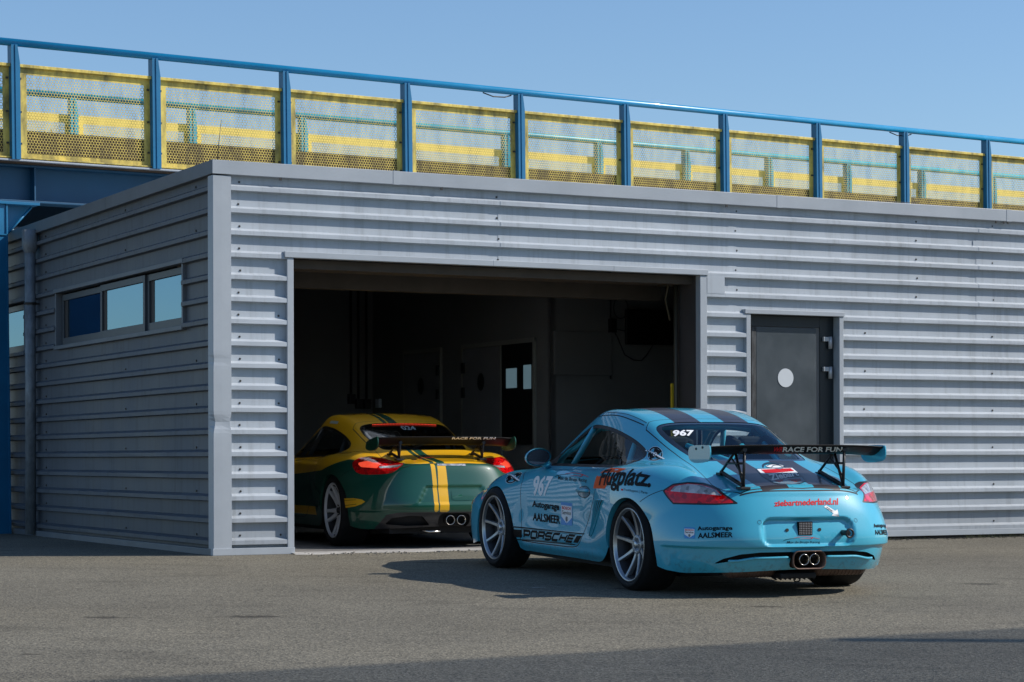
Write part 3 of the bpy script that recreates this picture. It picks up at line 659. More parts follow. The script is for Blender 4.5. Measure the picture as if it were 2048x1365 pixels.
W = 2.415
def cayman_net():
    S = []
    wf = lambda *p: S.append([list(q) for q in p])
    # front bumper, fanning round the front wheel centre (W,.86,.33)
    def fan(z, xs, zs=None):
        ys = [0, .25, .46, .62, .735, .80, .84, .86, .87, .87, .86]
        zz = zs or [z, z, z, z, z, z, z*.9+.033, z*.75+.08, z*.5+.165, z*.3+.23, .33]
        wf(*[(x, y, c) for x, y, c in zip(xs, ys, zz)])
    fan(.17, [3.27, 3.265, 3.22, 3.13, 3.03, 2.94, 2.84, 2.74, 2.64, 2.55, 2.45])
    fan(.27, [3.335, 3.33, 3.28, 3.18, 3.07, 2.97, 2.86, 2.75, 2.64, 2.55, 2.45])
    fan(.42, [3.345, 3.34, 3.29, 3.19, 3.08, 2.98, 2.87, 2.76, 2.64, 2.55, 2.45])
    fan(.54, [3.31, 3.30, 3.25, 3.15, 3.04, 2.95, 2.84, 2.74, 2.63, 2.54, 2.45])
    wf((3.20,0,.615),(3.19,.25,.615),(3.14,.46,.62),(3.05,.62,.63),(2.96,.73,.62),(2.88,.80,.59),(2.79,.84,.54),(2.70,.86,.48),(2.60,.87,.42),(2.52,.87,.37),(2.44,.86,.33))
    wf((2.98,0,.685),(2.97,.25,.685),(2.93,.45,.69),(2.87,.59,.705),(2.82,.69,.70),(2.76,.78,.67),(2.70,.835,.61),(2.63,.865,.53),(2.56,.875,.45),(2.50,.87,.39),(2.43,.86,.34))
    wf((2.70,0,.755),(2.70,.25,.755),(2.68,.44,.75),(2.65,.58,.765),(2.63,.68,.775),(2.61,.775,.745),(2.58,.84,.675),(2.54,.87,.58),(2.50,.88,.48),(2.46,.87,.40),(2.42,.86,.35))
    X = lambda x, *yz: wf(*[(x, y, z) for y, z in yz])
    X(2.40,(0,.815),(.25,.813),(.44,.805),(.57,.81),(.675,.825),(.775,.79),(.845,.705),(.875,.60),(.88,.50),(.875,.42),(.86,.35))
    wf((2.20,0,.86),(2.19,.25,.855),(2.16,.46,.838),(2.13,.60,.832),(2.12,.69,.838),(2.11,.775,.80),(2.10,.84,.715),(2.10,.865,.60),(2.08,.865,.46),(2.05,.855,.32),(2.02,.80,.185))
    wf((2.12,0,.885),(2.10,.25,.882),(2.03,.48,.872),(1.94,.625,.862),(1.90,.69,.858),(1.88,.765,.83),(1.87,.825,.75),(1.87,.85,.62),(1.87,.845,.46),(1.87,.84,.31),(1.87,.79,.175))
    wf((1.93,0,.99),(1.92,.25,.985),(1.86,.46,.97),(1.77,.60,.945),(1.74,.685,.875),(1.73,.755,.852),(1.73,.815,.76),(1.73,.842,.62),(1.73,.835,.46),(1.73,.84,.31),(1.73,.79,.17))
    wf((1.68,0,1.135),(1.67,.25,1.13),(1.62,.44,1.11),(1.54,.56,1.075),(1.50,.695,.868),(1.50,.76,.85),(1.50,.812,.77),(1.50,.838,.62),(1.50,.83,.46),(1.50,.84,.31),(1.50,.79,.17))
    wf((1.42,0,1.255),(1.41,.24,1.25),(1.37,.41,1.232),(1.31,.525,1.19),(1.28,.70,.88),(1.28,.765,.86),(1.28,.812,.78),(1.28,.836,.62),(1.28,.828,.46),(1.28,.84,.31),(1.28,.79,.17))
    X(1.15,(0,1.30),(.24,1.296),(.41,1.28),(.53,1.235),(.705,.885),(.768,.866),(.815,.79),(.838,.62),(.83,.46),(.84,.31),(.79,.17))
    X(.88,(0,1.30),(.24,1.296),(.41,1.28),(.53,1.23),(.705,.89),(.775,.87),(.825,.80),(.845,.62),(.835,.46),(.845,.31),(.79,.17))
    X(.64,(0,1.27),(.24,1.266),(.41,1.248),(.525,1.19),(.695,.90),(.785,.878),(.845,.81),(.865,.63),(.85,.46),(.855,.31),(.80,.17))
    X(.42,(0,1.215),(.24,1.21),(.41,1.193),(.52,1.125),(.665,.92),(.785,.893),(.865,.825),(.89,.65),(.875,.47),(.87,.32),(.82,.20))
    X(.20,(0,1.132),(.24,1.128),(.40,1.11),(.515,1.045),(.64,.94),(.77,.91),(.872,.84),(.903,.69),(.905,.54),(.90,.43),(.89,.36))
    X(-.02,(0,1.036),(.24,1.033),(.40,1.018),(.51,.975),(.625,.93),(.755,.91),(.868,.84),(.905,.70),(.908,.56),(.90,.45),(.89,.36))
    wf((-.24,0,.95),(-.24,.24,.948),(-.24,.40,.94),(-.24,.51,.925),(-.24,.625,.925),(-.235,.75,.905),(-.22,.855,.82),(-.19,.90,.69),(-.14,.908,.56),(-.08,.90,.45),(-.01,.89,.36))
    wf((-.46,0,.892),(-.46,.24,.890),(-.455,.40,.878),(-.45,.52,.862),(-.44,.635,.89),(-.42,.745,.855),(-.38,.84,.77),(-.32,.885,.66),(-.23,.90,.54),(-.13,.90,.45),(-.02,.89,.36))
    wf((-.66,0,.843),(-.655,.24,.842),(-.645,.41,.822),(-.625,.54,.803),(-.60,.65,.835),(-.56,.745,.785),(-.48,.825,.70),(-.39,.873,.60),(-.27,.893,.50),(-.15,.90,.43),(-.03,.89,.36))
    wf((-.80,0,.806),(-.795,.24,.805),(-.77,.42,.785),(-.73,.56,.765),(-.685,.66,.78),(-.62,.75,.72),(-.52,.825,.64),(-.41,.868,.56),(-.29,.89,.48),(-.16,.90,.42),(-.03,.89,.36))
    wf((-.865,0,.785),(-.86,.24,.784),(-.83,.43,.765),(-.77,.575,.738),(-.705,.68,.72),(-.63,.765,.665),(-.53,.83,.60),(-.42,.868,.53),(-.30,.89,.46),(-.17,.90,.41),(-.04,.89,.36))
    wf((-.905,0,.735),(-.90,.24,.732),(-.865,.44,.715),(-.80,.60,.69),(-.735,.705,.65),(-.65,.785,.605),(-.54,.84,.555),(-.42,.87,.50),(-.30,.89,.44),(-.17,.90,.40),(-.04,.89,.36))
    wf((-.945,0,.64),(-.94,.25,.635),(-.905,.46,.62),(-.84,.62,.60),(-.765,.73,.57),(-.665,.80,.54),(-.55,.848,.505),(-.43,.872,.46),(-.31,.89,.42),(-.17,.90,.39),(-.04,.89,.36))
    wf((-.975,0,.53),(-.97,.25,.525),(-.935,.47,.515),(-.865,.64,.50),(-.785,.745,.485),(-.68,.812,.47),(-.56,.853,.45),(-.44,.873,.42),(-.31,.89,.39),(-.18,.90,.375),(-.04,.89,.36))
    wf((-.995,0,.43),(-.99,.25,.43),(-.955,.47,.425),(-.885,.645,.42),(-.80,.75,.41),(-.69,.818,.40),(-.57,.855,.39),(-.45,.873,.375),(-.32,.89,.365),(-.18,.90,.36),(-.04,.89,.355))
    wf((-.985,0,.35),(-.98,.25,.35),(-.945,.47,.35),(-.875,.64,.345),(-.795,.745,.34),(-.69,.812,.335),(-.57,.85,.33),(-.45,.87,.33),(-.32,.89,.335),(-.18,.90,.34),(-.04,.89,.35))
    wf((-.965,0,.27),(-.96,.25,.265),(-.925,.46,.26),(-.855,.625,.255),(-.775,.73,.25),(-.68,.80,.245),(-.57,.84,.25),(-.45,.862,.27),(-.32,.885,.295),(-.18,.895,.32),(-.04,.89,.345))
    wf((-.92,0,.20),(-.915,.25,.195),(-.88,.45,.185),(-.815,.60,.18),(-.74,.70,.175),(-.655,.77,.17),(-.56,.815,.18),(-.45,.85,.21),(-.32,.88,.26),(-.18,.895,.30),(-.04,.89,.34))
    return np.array(S)
def lower(N):
    N = N.copy(); N[..., 1] *= .965
    z = N[..., 2]
    N[..., 2] = z - .068*np.clip((z-.15)/.6, 0, 1)
    # rounder rear corners
    k = np.clip((-N[..., 0]-.45)/.25, 0, 1)*np.clip((N[..., 1]-.45)/.25, 0, 1)
    N[..., 1] -= .022*k; N[..., 0] += .02*k
    k = np.clip((N[..., 0]-2.8)/.2, 0, 1)*np.clip((N[..., 1]-.4)/.25, 0, 1)
    N[..., 0] += .03*k; N[..., 1] += .025*k
    return N
def net981():
    N = lower(cayman_net()); x = N[..., 0]
    N[..., 0] = np.where(x > 0, x*1.0248, x)
    # fuller haunches, raised tail edge with a small spoiler step
    k = np.clip((-x-.55)/.25, 0, 1)*np.clip((N[..., 2]-.58)/.12, 0, 1)*np.clip((.62-N[..., 1])/.2, 0, 1)
    N[..., 2] += .035*k; N[..., 0] -= .012*k
    return N

# ---------------------------------------------------------------- cars
def paint(name, fn_cols, rough=.32, coat=1.0, spec=.5, flake=0):
    m, t, b, N, L = nt(name); setp(b, rough=.42, coat=coat, coatr=.012, spec=.25); b.inputs['Coat IOR'].default_value = 1.6
    b.inputs['Base Color'].default_value = (*fn_cols, 1)
    tc = N.new('ShaderNodeTexCoord'); n = N.new('ShaderNodeTexNoise'); n.inputs['Scale'].default_value = 2.2; n.inputs['Detail'].default_value = 6; L.new(tc.outputs['Object'], n.inputs['Vector'])
    mx = N.new('ShaderNodeMix'); mx.data_type = 'RGBA'; L.new(n.outputs['Fac'], mx.inputs[0])
    mx.inputs[6].default_value = (*[c*.93 for c in fn_cols], 1); mx.inputs[7].default_value = (*[c*1.05 for c in fn_cols], 1)
    # road dust low on the body
    sp = N.new('ShaderNodeSeparateXYZ'); L.new(tc.outputs['Object'], sp.inputs[0])
    n2 = N.new('ShaderNodeTexNoise'); n2.inputs['Scale'].default_value = 28; n2.inputs['Detail'].default_value = 5; n2.inputs['Roughness'].default_value = .75; L.new(tc.outputs['Object'], n2.inputs['Vector'])
    mr = N.new('ShaderNodeMapRange'); mr.inputs[1].default_value = .36; mr.inputs[2].default_value = .12; mr.inputs[3].default_value = 0; mr.inputs[4].default_value = .55; L.new(sp.outputs['Z'], mr.inputs[0])
    r2 = N.new('ShaderNodeValToRGB'); r2.color_ramp.elements[0].position = .52; r2.color_ramp.elements[1].position = .62; L.new(n2.outputs['Fac'], r2.inputs[0])
    ml = N.new('ShaderNodeMath'); ml.operation = 'MULTIPLY'; L.new(mr.outputs[0], ml.inputs[0]); L.new(r2.outputs[0], ml.inputs[1])
    m2 = N.new('ShaderNodeMix'); m2.data_type = 'RGBA'; L.new(ml.outputs[0], m2.inputs[0]); L.new(mx.outputs[2], m2.inputs[6]); m2.inputs[7].default_value = (.06, .06, .055, 1)
    L.new(m2.outputs[2], b.inputs['Base Color']); return m
def sheet_obj(name, pieces, parent, label=None):
    """pieces: list of (Sheet, material); custom normals preserved"""
    V, Nn, F, MI, mats = [], [], [], [], []; off = 0
    for sh, m in pieces:
        sh = sh.compact() if sh.F else None
        if sh is None: continue
        if m not in mats: mats.append(m)
        V.append(sh.V); Nn.append(sh.N); F += [tuple(i+off for i in f) for f in sh.F]; MI += [mats.index(m)]*len(sh.F); off += len(sh.V)
    if not F: return None
    V = np.vstack(V); Nn = np.vstack(Nn)
    me = bpy.data.meshes.new(name); me.from_pydata(V.tolist(), [], F)
    for m in mats: me.materials.append(m)
    me.polygons.foreach_set('material_index', MI); me.polygons.foreach_set('use_smooth', [True]*len(F))
    me.normals_split_custom_set_from_vertices([tuple(n) for n in Nn])
    o = bpy.data.objects.new(name, me); link(o, parent)
    if label: o['label'] = label
    return o
def full_sheet(net, nu, nv, disp=None):
    """half net mirrored to a complete body skin with analytic-like normals"""
    us = np.linspace(0, net.shape[0]-1, nu); vs = np.linspace(0, net.shape[1]-1, nv)
    P = surf(net, us, vs)
    mir = P[:, :0:-1, :].copy(); mir[..., 1] *= -1
    A = np.concatenate([mir, P], 1)                       # right ... centre ... left
    def normals(A):
        du = np.gradient(A, axis=0); dv = np.gradient(A, axis=1); n = np.cross(dv, du)
        l = np.linalg.norm(n, axis=2, keepdims=True); l[l < 1e-12] = 1; return n/l
    if disp: A = disp(A, normals(A))
    Nn = normals(A)
    c = A.reshape(-1, 3).mean(0)
    if (Nn.reshape(-1, 3)*(A.reshape(-1, 3)-c)).sum() < 0: Nn = -Nn
    a, b, _ = A.shape; idx = np.arange(a*b).reshape(a, b)
    F = np.stack([idx[:-1, :-1], idx[:-1, 1:], idx[1:, 1:], idx[1:, :-1]], -1).reshape(-1, 4)
    # consistent winding with the normals
    f = F[len(F)//2]; V = A.reshape(-1, 3)
    fn = np.cross(V[f[1]]-V[f[0]], V[f[2]]-V[f[0]])
    if (fn*Nn.reshape(-1, 3)[f[0]]).sum() < 0: F = F[:, ::-1]
    return Sheet(V, Nn.reshape(-1, 3), [tuple(x) for x in F.tolist()])
def band(sh, fn, wid):
    """cut a thin line where |fn| < wid: returns (line, rest inside, rest outside)"""
    i, o = sh.split(fn(sh.V)); l1, i = Sheet(i.V, i.N, i.F).split(-fn(i.V)-wid)
    l2, o = o.split(fn(o.V)-wid)
    return l1.join(l2), i, o
def xz(V): return V[:, [0, 2]]
def smoothstep(x): x = np.clip(x, 0, 1); return x*x*(3-2*x)
def strip(edges, V, vec, mat_, name, parent, N=None):
    """a return flange: quads from cut edges along vec(V)"""
    mb = MB(); vs = []; fs = []
    for a, b in edges:
        p, q = V[a], V[b]; k = len(vs); vs += [tuple(p), tuple(q), tuple(q+vec(q)), tuple(p+vec(p))]; fs.append((k, k+1, k+2, k+3))
    if not fs: return None
    mb.add(vs, fs, 0, True); return mb.build(name, mat_, parent)
def wheel(parent, loc, side, R, rr, wid, nsp, style, rimm, lipm, steer=0, caliper=None):
    w = thing('wheel', None, None, loc, 0, parent=parent)
    w.rotation_euler = (0, rad(-10 if style == 'nine' else 14), (0 if side > 0 else math.pi)+steer)
    h = wid/2
    mb = MB(); mb.lathe([(rr-.002, h-.018), (rr+.012, h-.002), (rr+.035, h+.004), (R-.028, h), (R-.008, h-.016), (R, h-.038), (R, -h+.038), (R-.008, -h+.016), (R-.028, -h), (rr+.012, -h+.01), (rr-.002, -h+.02)], 72)
    mb.build('tyre', M['rubber'], w)
    mb = MB(); mb.lathe([(rr+.001, h-.020), (rr+.003, h-.010), (rr-.004, h-.006), (rr-.012, h-.012), (rr-.016, h-.030)], 72, 1); mb.lathe([(rr-.016, h-.030), (rr-.030, h-.05), (rr-.034, -h+.05), (rr-.005, -h+.02)], 72, 2)
    hub = h-.052                                # spoke face plane near the hub
    def spoke(a, r0, r1, w0, w1, y0, y1, d0, d1):
        ca, sa = math.cos(a), math.sin(a); n = 7; vs = []
        for i in range(n):
            t = i/(n-1); r = r0+(r1-r0)*t; ww = w0+(w1-w0)*t+.006*max(0, t-.75)*4*(1); y = y0+(y1-y0)*(t**1.6); d = d0+(d1-d0)*t
            for (o, yy) in ((-ww/2, y-.006), (-ww/2+.004, y), (ww/2-.004, y), (ww/2, y-.006), (ww/2, y-d), (-ww/2, y-d)):
                vs.append((r*ca-o*sa, yy, r*sa+o*ca))
        fs = [(6*i+k, 6*i+(k+1) % 6, 6*i+6+(k+1) % 6, 6*i+6+k) for i in range(n-1) for k in range(6)]
        mb.add(vs, fs, 0, False)
    if style == 'nine':
        for k in range(nsp): spoke(2*math.pi*k/nsp, .050, rr-.012, .031, .019, hub-.02, h-.022, .030, .034)
        mb.lathe([(0, hub-.034), (.034, hub-.034), (.040, hub-.018), (.062, hub-.012), (.066, hub-.02), (.066, hub-.06)], 40)
    else:
        for k in range(nsp):
            a = 2*math.pi*k/nsp
            for s_ in (-1, 1): spoke(a+s_*.20, .045, rr-.010, .050, .026, hub-.015, h-.020, .03, .03)
        mb.lathe([(0, hub-.03), (.05, hub-.028), (.062, hub-.014), (.075, hub-.02), (.075, hub-.06)], 40)
    mb.build('rim', [rimm, lipm, M['barrel']], w)
    mb = MB(); mb.lathe([(0, hub-.0), (.020, hub-.0), (.026, hub-.005), (.028, hub-.034)], 28)
    for k in range(5):
        a = 2*math.pi*k/5+.3; Mx = Matrix.Translation((.047*math.cos(a), 0, .047*math.sin(a))); mb.lathe([(0, hub-.010), (.008, hub-.010), (.009, hub-.03)], 8, M=Mx)
    mb.build('hub_cap', M['rim_lip'] if style == 'nine' else M['black'], w)
    mb = MB(); mb.lathe([(.06, -.005), (.165, -.005), (.165, -.030), (.06, -.030)], 48); mb.lathe([(0, .01), (.075, .01), (.08, -.02)], 32); mb.build('brake_disc', M['disc'], w)
    mb = MB(); mb.lathe([(.11, .03), (.180, .03), (.188, .02), (.188, -.05), (.11, -.05)], 14, a0=-35, a1=40); mb.build('brake_caliper', caliper or M['black'], w)
    mb = MB(); mb.lathe([(0, -.045), (rr-.045, -.045), (rr-.045, -h+.03)], 32); mb.build('hub_carrier', M['dark'], w)
    return w
def fillet_line(pts, n=6):
    """smooth open polyline (Catmull-Rom)"""
    P = [Vector(p) for p in pts]; out = []
    for i in range(len(P)-1):
        p0 = P[max(i-1, 0)]; p1, p2 = P[i], P[i+1]; p3 = P[min(i+2, len(P)-1)]
        for k in range(n):
            t = k/n; out.append(.5*((2*p1)+(-p0+p2)*t+(2*p0-5*p1+4*p2-p3)*t*t+(-p0+3*p1-3*p2+p3)*t**3))
    return out+[P[-1]]
def cabin(car, dx=0, cage=None, seat=None):
    """floor, dash, seats, wheel and roll cage inside the shell"""
    mb = MB(); mb.box(-.25, 3.0, -.55, .55, .115, .15); mb.box(-.70, .28, -.50, .50, .15, .55); mb.box(1.85, 3.0, -.60, .60, .15, .60); mb.box(-.2, 2.2, -.68, .68, .13, .20)
    mb.build('underbody', M['dark'], car)
    mb = MB(); mb.bbox(-.55, .30, -.52, .52, .56, .66, .03); mb.bbox(.24, .30, -.60, .60, .50, .82, .02); mb.build('luggage_cover', cage, car)
    mb = MB(); mb.bbox(1.45+dx, 1.9+dx, -.66, .66, .58, .80, .05); mb.bbox(.28, .42, -.62, .62, .2, .80, .03)
    for s in (-1, 1): mb.bbox(.4, 1.9, s*.73-.03, s*.73+.03, .2, .74, .02)
    mb.build('dashboard', M['seatm'], car)
    for y in (.33, -.33):
        mb = MB(); TM = Matrix.Translation((.56, y, .26))@Matrix.Rotation(rad(-14), 4, 'Y')
        mb.bbox(-.05, .03, -.20, .20, 0, .58, .03, M=TM); mb.bbox(-.04, .12, -.26, -.19, .03, .50, .03, M=TM); mb.bbox(-.04, .12, .19, .26, .03, .50, .03, M=TM)
        mb.bbox(-.04, .03, -.13, .13, .58, .80, .03, M=TM); mb.bbox(-.04, .13, -.17, -.12, .60, .78, .02, M=TM); mb.bbox(-.04, .13, .12, .17, .60, .78, .02, M=TM)
        mb.bbox(.56, 1.06, y-.22, y+.22, .22, .34, .04); mb.bbox(.56, 1.06, y-.27, y-.20, .22, .44, .03); mb.bbox(.56, 1.06, y+.20, y+.27, .22, .44, .03)
        mb.build('seat', seat or M['seatm'], car)
    mb = MB(); c = Vector((1.36+dx, .33, .72)); ax = Matrix.Rotation(rad(68), 4, 'Y')
    mb.tube([c+ax@Vector((.17*math.cos(a), .17*math.sin(a), 0)) for a in [2*math.pi*k/28 for k in range(28)]], .014, 8, close=True)
    mb.tube([c, c+Vector((.25, 0, -.08))], .02, 8)
    for a in (0, 2.1, 4.2): mb.tube([c, c+ax@Vector((.165*math.cos(a), .165*math.sin(a), 0))], .01, 6)
    mb.build('steering_wheel', M['seatm'], car)
    mb = MB(); r = .021
    hoop = fillet_line([(.50, -.60, .25), (.50, -.605, .70), (.53, -.53, .96), (.55, -.42, 1.075), (.56, 0, 1.105), (.55, .42, 1.075), (.53, .53, .96), (.50, .605, .70), (.50, .60, .25)], 5)
    mb.tube(hoop, r, 12)
    for s in (-1, 1):
        mb.tube(fillet_line([(.55, s*.44, 1.08), (.9, s*.465, 1.125), (1.22, s*.465, 1.09), (1.50, s*.52, .96), (1.76, s*.58, .79), (1.85, s*.60, .3)], 5), r, 12)
        mb.tube([(.53, s*.40, 1.07), (-.15, s*.34, .76), (-.30, s*.34, .62)], r, 12)
        mb.tube([(1.52, s*.655, .66), (1.22, s*.52, 1.09)], r, 12)
        mb.tube([(.52, s*.60, .62), (1.8, s*.64, .34)], r, 10); mb.tube([(.52, s*.60, .30), (1.8, s*.64, .60)], r, 10)
    mb.tube([(.53, -.50, 1.05), (.50, .55, .35)], r, 12); mb.tube([(.53, .50, 1.05), (.50, -.55, .35)], r, 12)
    mb.tube([(.50, -.6, .72), (.50, .6, .72)], r, 12); mb.tube([(.52, .38, 1.05), (-.2, -.32, .72)], r*.9, 10); mb.tube([(.52, -.38, 1.05), (-.2, .32, .72)], r*.9, 10)
    mb.tube([(1.22, -.46, 1.085), (1.24, 0, 1.12), (1.22, .46, 1.085)], r, 12)
    mb.build('roll_cage', cage, car)
def rear_wing(car, cx, cz, half, chord, ups, blade, plate, strut, plate_poly, sy, bases, tops, yoff=0):
    wg = thing('rear_wing', None, None, (0, yoff, 0), parent=car)
    mb = MB(); n = 13; sec = []
    for k in range(n):                                        # upper then lower side of the section
        t = k/(n-1); x = cx+chord/2-chord*t
        zc = cz+ups*(t**1.7)-.022*math.sin(math.pi*t); th = .024*math.sin(math.pi*min(1, t*.9+.06))**.7*(1-.55*t)+.003
        sec.append((x, zc+th/2, zc-th/2))
    prof = [(a, b) for a, b, c in sec]+[(a, c) for a, b, c in sec[::-1]]; m = len(prof); ys = [half*(-1+2*i/16) for i in range(17)]; vs = []
    for y in ys: vs += [(x, y, z-.012*(abs(y)/half)**4) for x, z in prof]
    mb.add(vs, [(i*m+k, i*m+(k+1) % m, (i+1)*m+(k+1) % m, (i+1)*m+k) for i in range(16) for k in range(m)], 0, True)
    mb.add(vs[:m], [tuple(range(m))]); mb.add(vs[-m:], [tuple(range(m))]); mb.build('blade', blade, wg)
    for s in (-1, 1):
        mb = MB(); pp = smooth_poly([(x, z) for x, z in plate_poly], 4); mb.prism(pp, s*half, s*(half+.008), lambda a, b, d: (a, d, b)); ep = mb.build('endplate', plate, wg)
        mb = MB()
        for bx, bz in ((cx+.04, cz+.01), (cx-.05, cz+.02)): mb.lathe([(0, .004), (.008, .004), (.008, 0)], 10, M=Matrix.Translation((bx, s*(half+.008) if s > 0 else -half-.012, bz)))
        mb.build('bolt', M['bolt'], ep)
        (bx0, bz0), (bx1, bz1) = bases; (tx0, tz0), (tx1, tz1) = tops; y = s*sy; r = .009
        mb = MB(); mb.tube([(bx0, y, bz0), (tx0, y, tz0)], r, 8); mb.tube([(bx1, y, bz1), (tx0-.01, y, tz0)], r, 8); mb.tube([(bx1, y, bz1), (tx1, y, tz1)], r*1.1, 8)
        mb.tube([(bx0, y, bz0), (bx1, y, bz1)], r*1.5, 8); mb.tube([(tx0+.02, y, tz0), (tx1-.01, y, tz1)], r*1.7, 8)
        mx = lambda a, b, t: a+(b-a)*t
        mb.tube([(mx(bx0, tx0, .45), y, mx(bz0, tz0, .45)), (mx(bx1, tx1, .62), y, mx(bz1, tz1, .62))], r*.8, 8); mb.tube([(mx(bx0, tx0, .75), y, mx(bz0, tz0, .75)), (mx(bx1, tx1, .25), y, mx(bz1, tz1, .25))], r*.7, 8)
        mb.bbox(bx0-.025, bx0+.03, y-.024, y+.024, bz0-.022, bz0-.004, .003); mb.bbox(bx1-.035, bx1+.035, y-.034, y+.034, bz1-.020, bz1-.004, .003)
        mb.lathe([(0, .012), (.010, .012), (.010, 0)], 10, M=Matrix.Translation((tx0, y, tz0))); mb.build('strut', strut, wg)
    return wg
# side profile of the glass, door and arches in the car's own x, z (rear axle x=0, nose +x)
ARCH_R, ARCH_F = (-.085, .262, .372), (2.395, .25, .385)
def build_car(name, label, cfg):
    car = thing(name, label, 'car'); P = cfg['paint']; net = cfg['net']
    sh = full_sheet(net, cfg.get('nu', 330), cfg.get('nv', 110), cfg['disp'])
    bvh = BVHTree.FromPolygons([Vector(v) for v in sh.V], sh.F)
    V = lambda s: s.V
    # wheel arches
    eA = []
    ax = lambda s: np.where(np.abs(s.V[:, 1]) > .5, np.minimum(np.hypot(s.V[:, 0]-cfg['ar'][0], s.V[:, 2]-cfg['ar'][1])-cfg['ar'][2], np.hypot(s.V[:, 0]-cfg['af'][0], s.V[:, 2]-cfg['af'][1])-cfg['af'][2]), 1)
    _, sh = sh.split(ax(sh), eA)
    for sx in (1, -1):
        for cx in (0, 2.4): strip([e for e in eA if sh.V[e[0]][1]*sx > 0 and abs(sh.V[e[0]][0]-cx) < 1], sh.V, lambda p: np.array([0, -.045*np.sign(p[1]), 0]), cfg.get('archmat', P), 'arch_lip', car)
    # side glass
    glass_s, sh = sh.split(np.where(np.abs(sh.V[:, 1]) > .35, poly_sdf(xz(sh.V), cfg['side_glass']), 1))
    blk, clear = glass_s.split(-(poly_sdf(xz(glass_s.V), cfg['side_glass'])+.022))
    blk2, clear = clear.split(np.abs(clear.V[:, 0]-cfg['bpillar'](clear.V[:, 2]))-.011)
    for s in (1, -1):
        half, _ = clear.split(-s*clear.V[:, 1]); 
        q, d = half.split(half.V[:, 0]-cfg['bpillar'](half.V[:, 2]))
        sheet_obj('side_window', [(Sheet(d.V-.012*d.N, d.N, d.F), cfg['sideglass'])], car); sheet_obj('quarter_window', [(Sheet(q.V-.012*q.N, q.N, q.F), cfg['quarterglass'])], car)
        fr, _ = blk.join(blk2).split(-s*blk.join(blk2).V[:, 1]); sheet_obj('window_frame', [(Sheet(fr.V-.004*fr.N, fr.N, fr.F), M['black'])], car)
    # windscreen and rear window, in plan
    def plan(s, poly): return poly_sdf(s.V[:, :2], poly)
    up = lambda s: s.V[:, 2] > .7
    for nm, poly, g, brd in (('windscreen', cfg['screen'], cfg['frontglass'], .03), ('rear_window', cfg['rear_glass'], cfg['rearglass'], cfg.get('rw_border', .035))):
        gl, sh = sh.split(np.where(up(sh), plan(sh, poly), 1)); b, c = gl.split(-(plan(gl, poly)+brd))
        o = sheet_obj(nm, [(Sheet(c.V-.004*c.N, c.N, c.F), g), (Sheet(b.V-.003*b.N, b.N, b.F), M['blackglass'])], car)
    # tail lights, split on the diagonal p=(-x-|y|)/sqrt2
    def pz(Vv): return np.stack([(-Vv[:, 0]-np.abs(Vv[:, 1]))/math.sqrt(2), Vv[:, 2]], 1)
    rearside = lambda s: (s.V[:, 0] < -.3) & (np.abs(s.V[:, 1]) > .3)
    tl, sh = sh.split(np.where(rearside(sh), poly_sdf(pz(sh.V), cfg['light']), 1))
    for s in (1, -1):
        h, _ = tl.split(-s*tl.V[:, 1]); root = None
        rim_, h2 = h.split(-(poly_sdf(pz(h.V), cfg['light'])+.010)); w, r = h2.split(poly_sdf(pz(h2.V), cfg['light_white']))
        tlo = thing('tail_light', None, None, parent=car)
        sheet_obj('housing', [(Sheet(rim_.V, rim_.N, rim_.F), cfg.get('lightrim', M['redlens'])), (Sheet(h.V-.03*h.N, h.N, h.F), M['lensback'])], tlo)
        if cfg.get('light_glow') is not None:
            g, r = r.split(poly_sdf(pz(r.V), cfg['light_glow'])); sheet_obj('lit_lamp', [(Sheet(g.V, g.N, g.F), M['litlens'])], tlo)
        sheet_obj('red_lens', [(Sheet(r.V, r.N, r.F), M['redlens'])], tlo)
        sheet_obj('clear_lens', [(Sheet(w.V, w.N, w.F), M['clearlens'])], tlo)
    # openings in the bumper
    def yz(s): return s.V[:, 1:]
    rear = lambda s: s.V[:, 0] < -.55
    for k, poly in enumerate(cfg.get('slots', [])):
        eS = []; sl, sh = sh.split(np.where(rear(sh), poly_sdf(yz(sh), poly), 1), eS)
        strip(eS, sh.V, lambda p: np.array([.07, 0, 0]), M['black'], 'bumper_slot', car)
        if k < 9: sheet_obj('bumper_grille', [(Sheet(sl.V+np.array([.055, 0, 0]), sl.N, sl.F), M['dark'])], car)
    pieces = []
    # coloured areas of the skin
    def lines(sh, pieces, fn, wid, m=None):
        l, i, o = band(sh, fn, wid); pieces.append((Sheet(l.V-.0015*l.N, l.N, l.F), m or M['gap'])); return i.join(o) if False else (i, o)
    # doors
    doorf = lambda Vv: np.where(np.abs(Vv[:, 1]) > .45, poly_sdf(Vv[:, [0, 2]], cfg['door']), 1)
    ln, din, sh = band(sh, doorf, .0035); gap = ln
    # engine lid outline
    lidf = lambda Vv: np.where(Vv[:, 2] > .55, poly_sdf(Vv[:, :2], cfg['lid']), 1)
    ln, lin, sh = band(sh, lidf, .003); gap = gap.join(ln)
    if cfg.get('fuel'):
        pass
    for fn_ in cfg.get('seams', []):
        ln, a, b = band(sh, fn_, .0022); gap = gap.join(ln); sh = a.join(b)
    def colourise(s, base):
        out = [(s, base)]
        for test, m in cfg['colours']:
            nxt = []
            for t, mm in out:
                if mm is not base or not t.F: nxt.append((t, mm)); continue
                i, o = t.split(test(t.V)); nxt += [(i, m), (o, mm)]
            out = nxt
        return [(a, b) for a, b in out if a.F]
    body = colourise(sh, P)+[(gap, M['gap'])]
    sheet_obj('body', body, car); sheet_obj('engine_lid', colourise(lin, P), car)
    for s in (1, -1):
        d, _ = din.split(-s*din.V[:, 1]); do = sheet_obj('door', colourise(d, P), car)
        if s > 0: car['_door'] = do.name
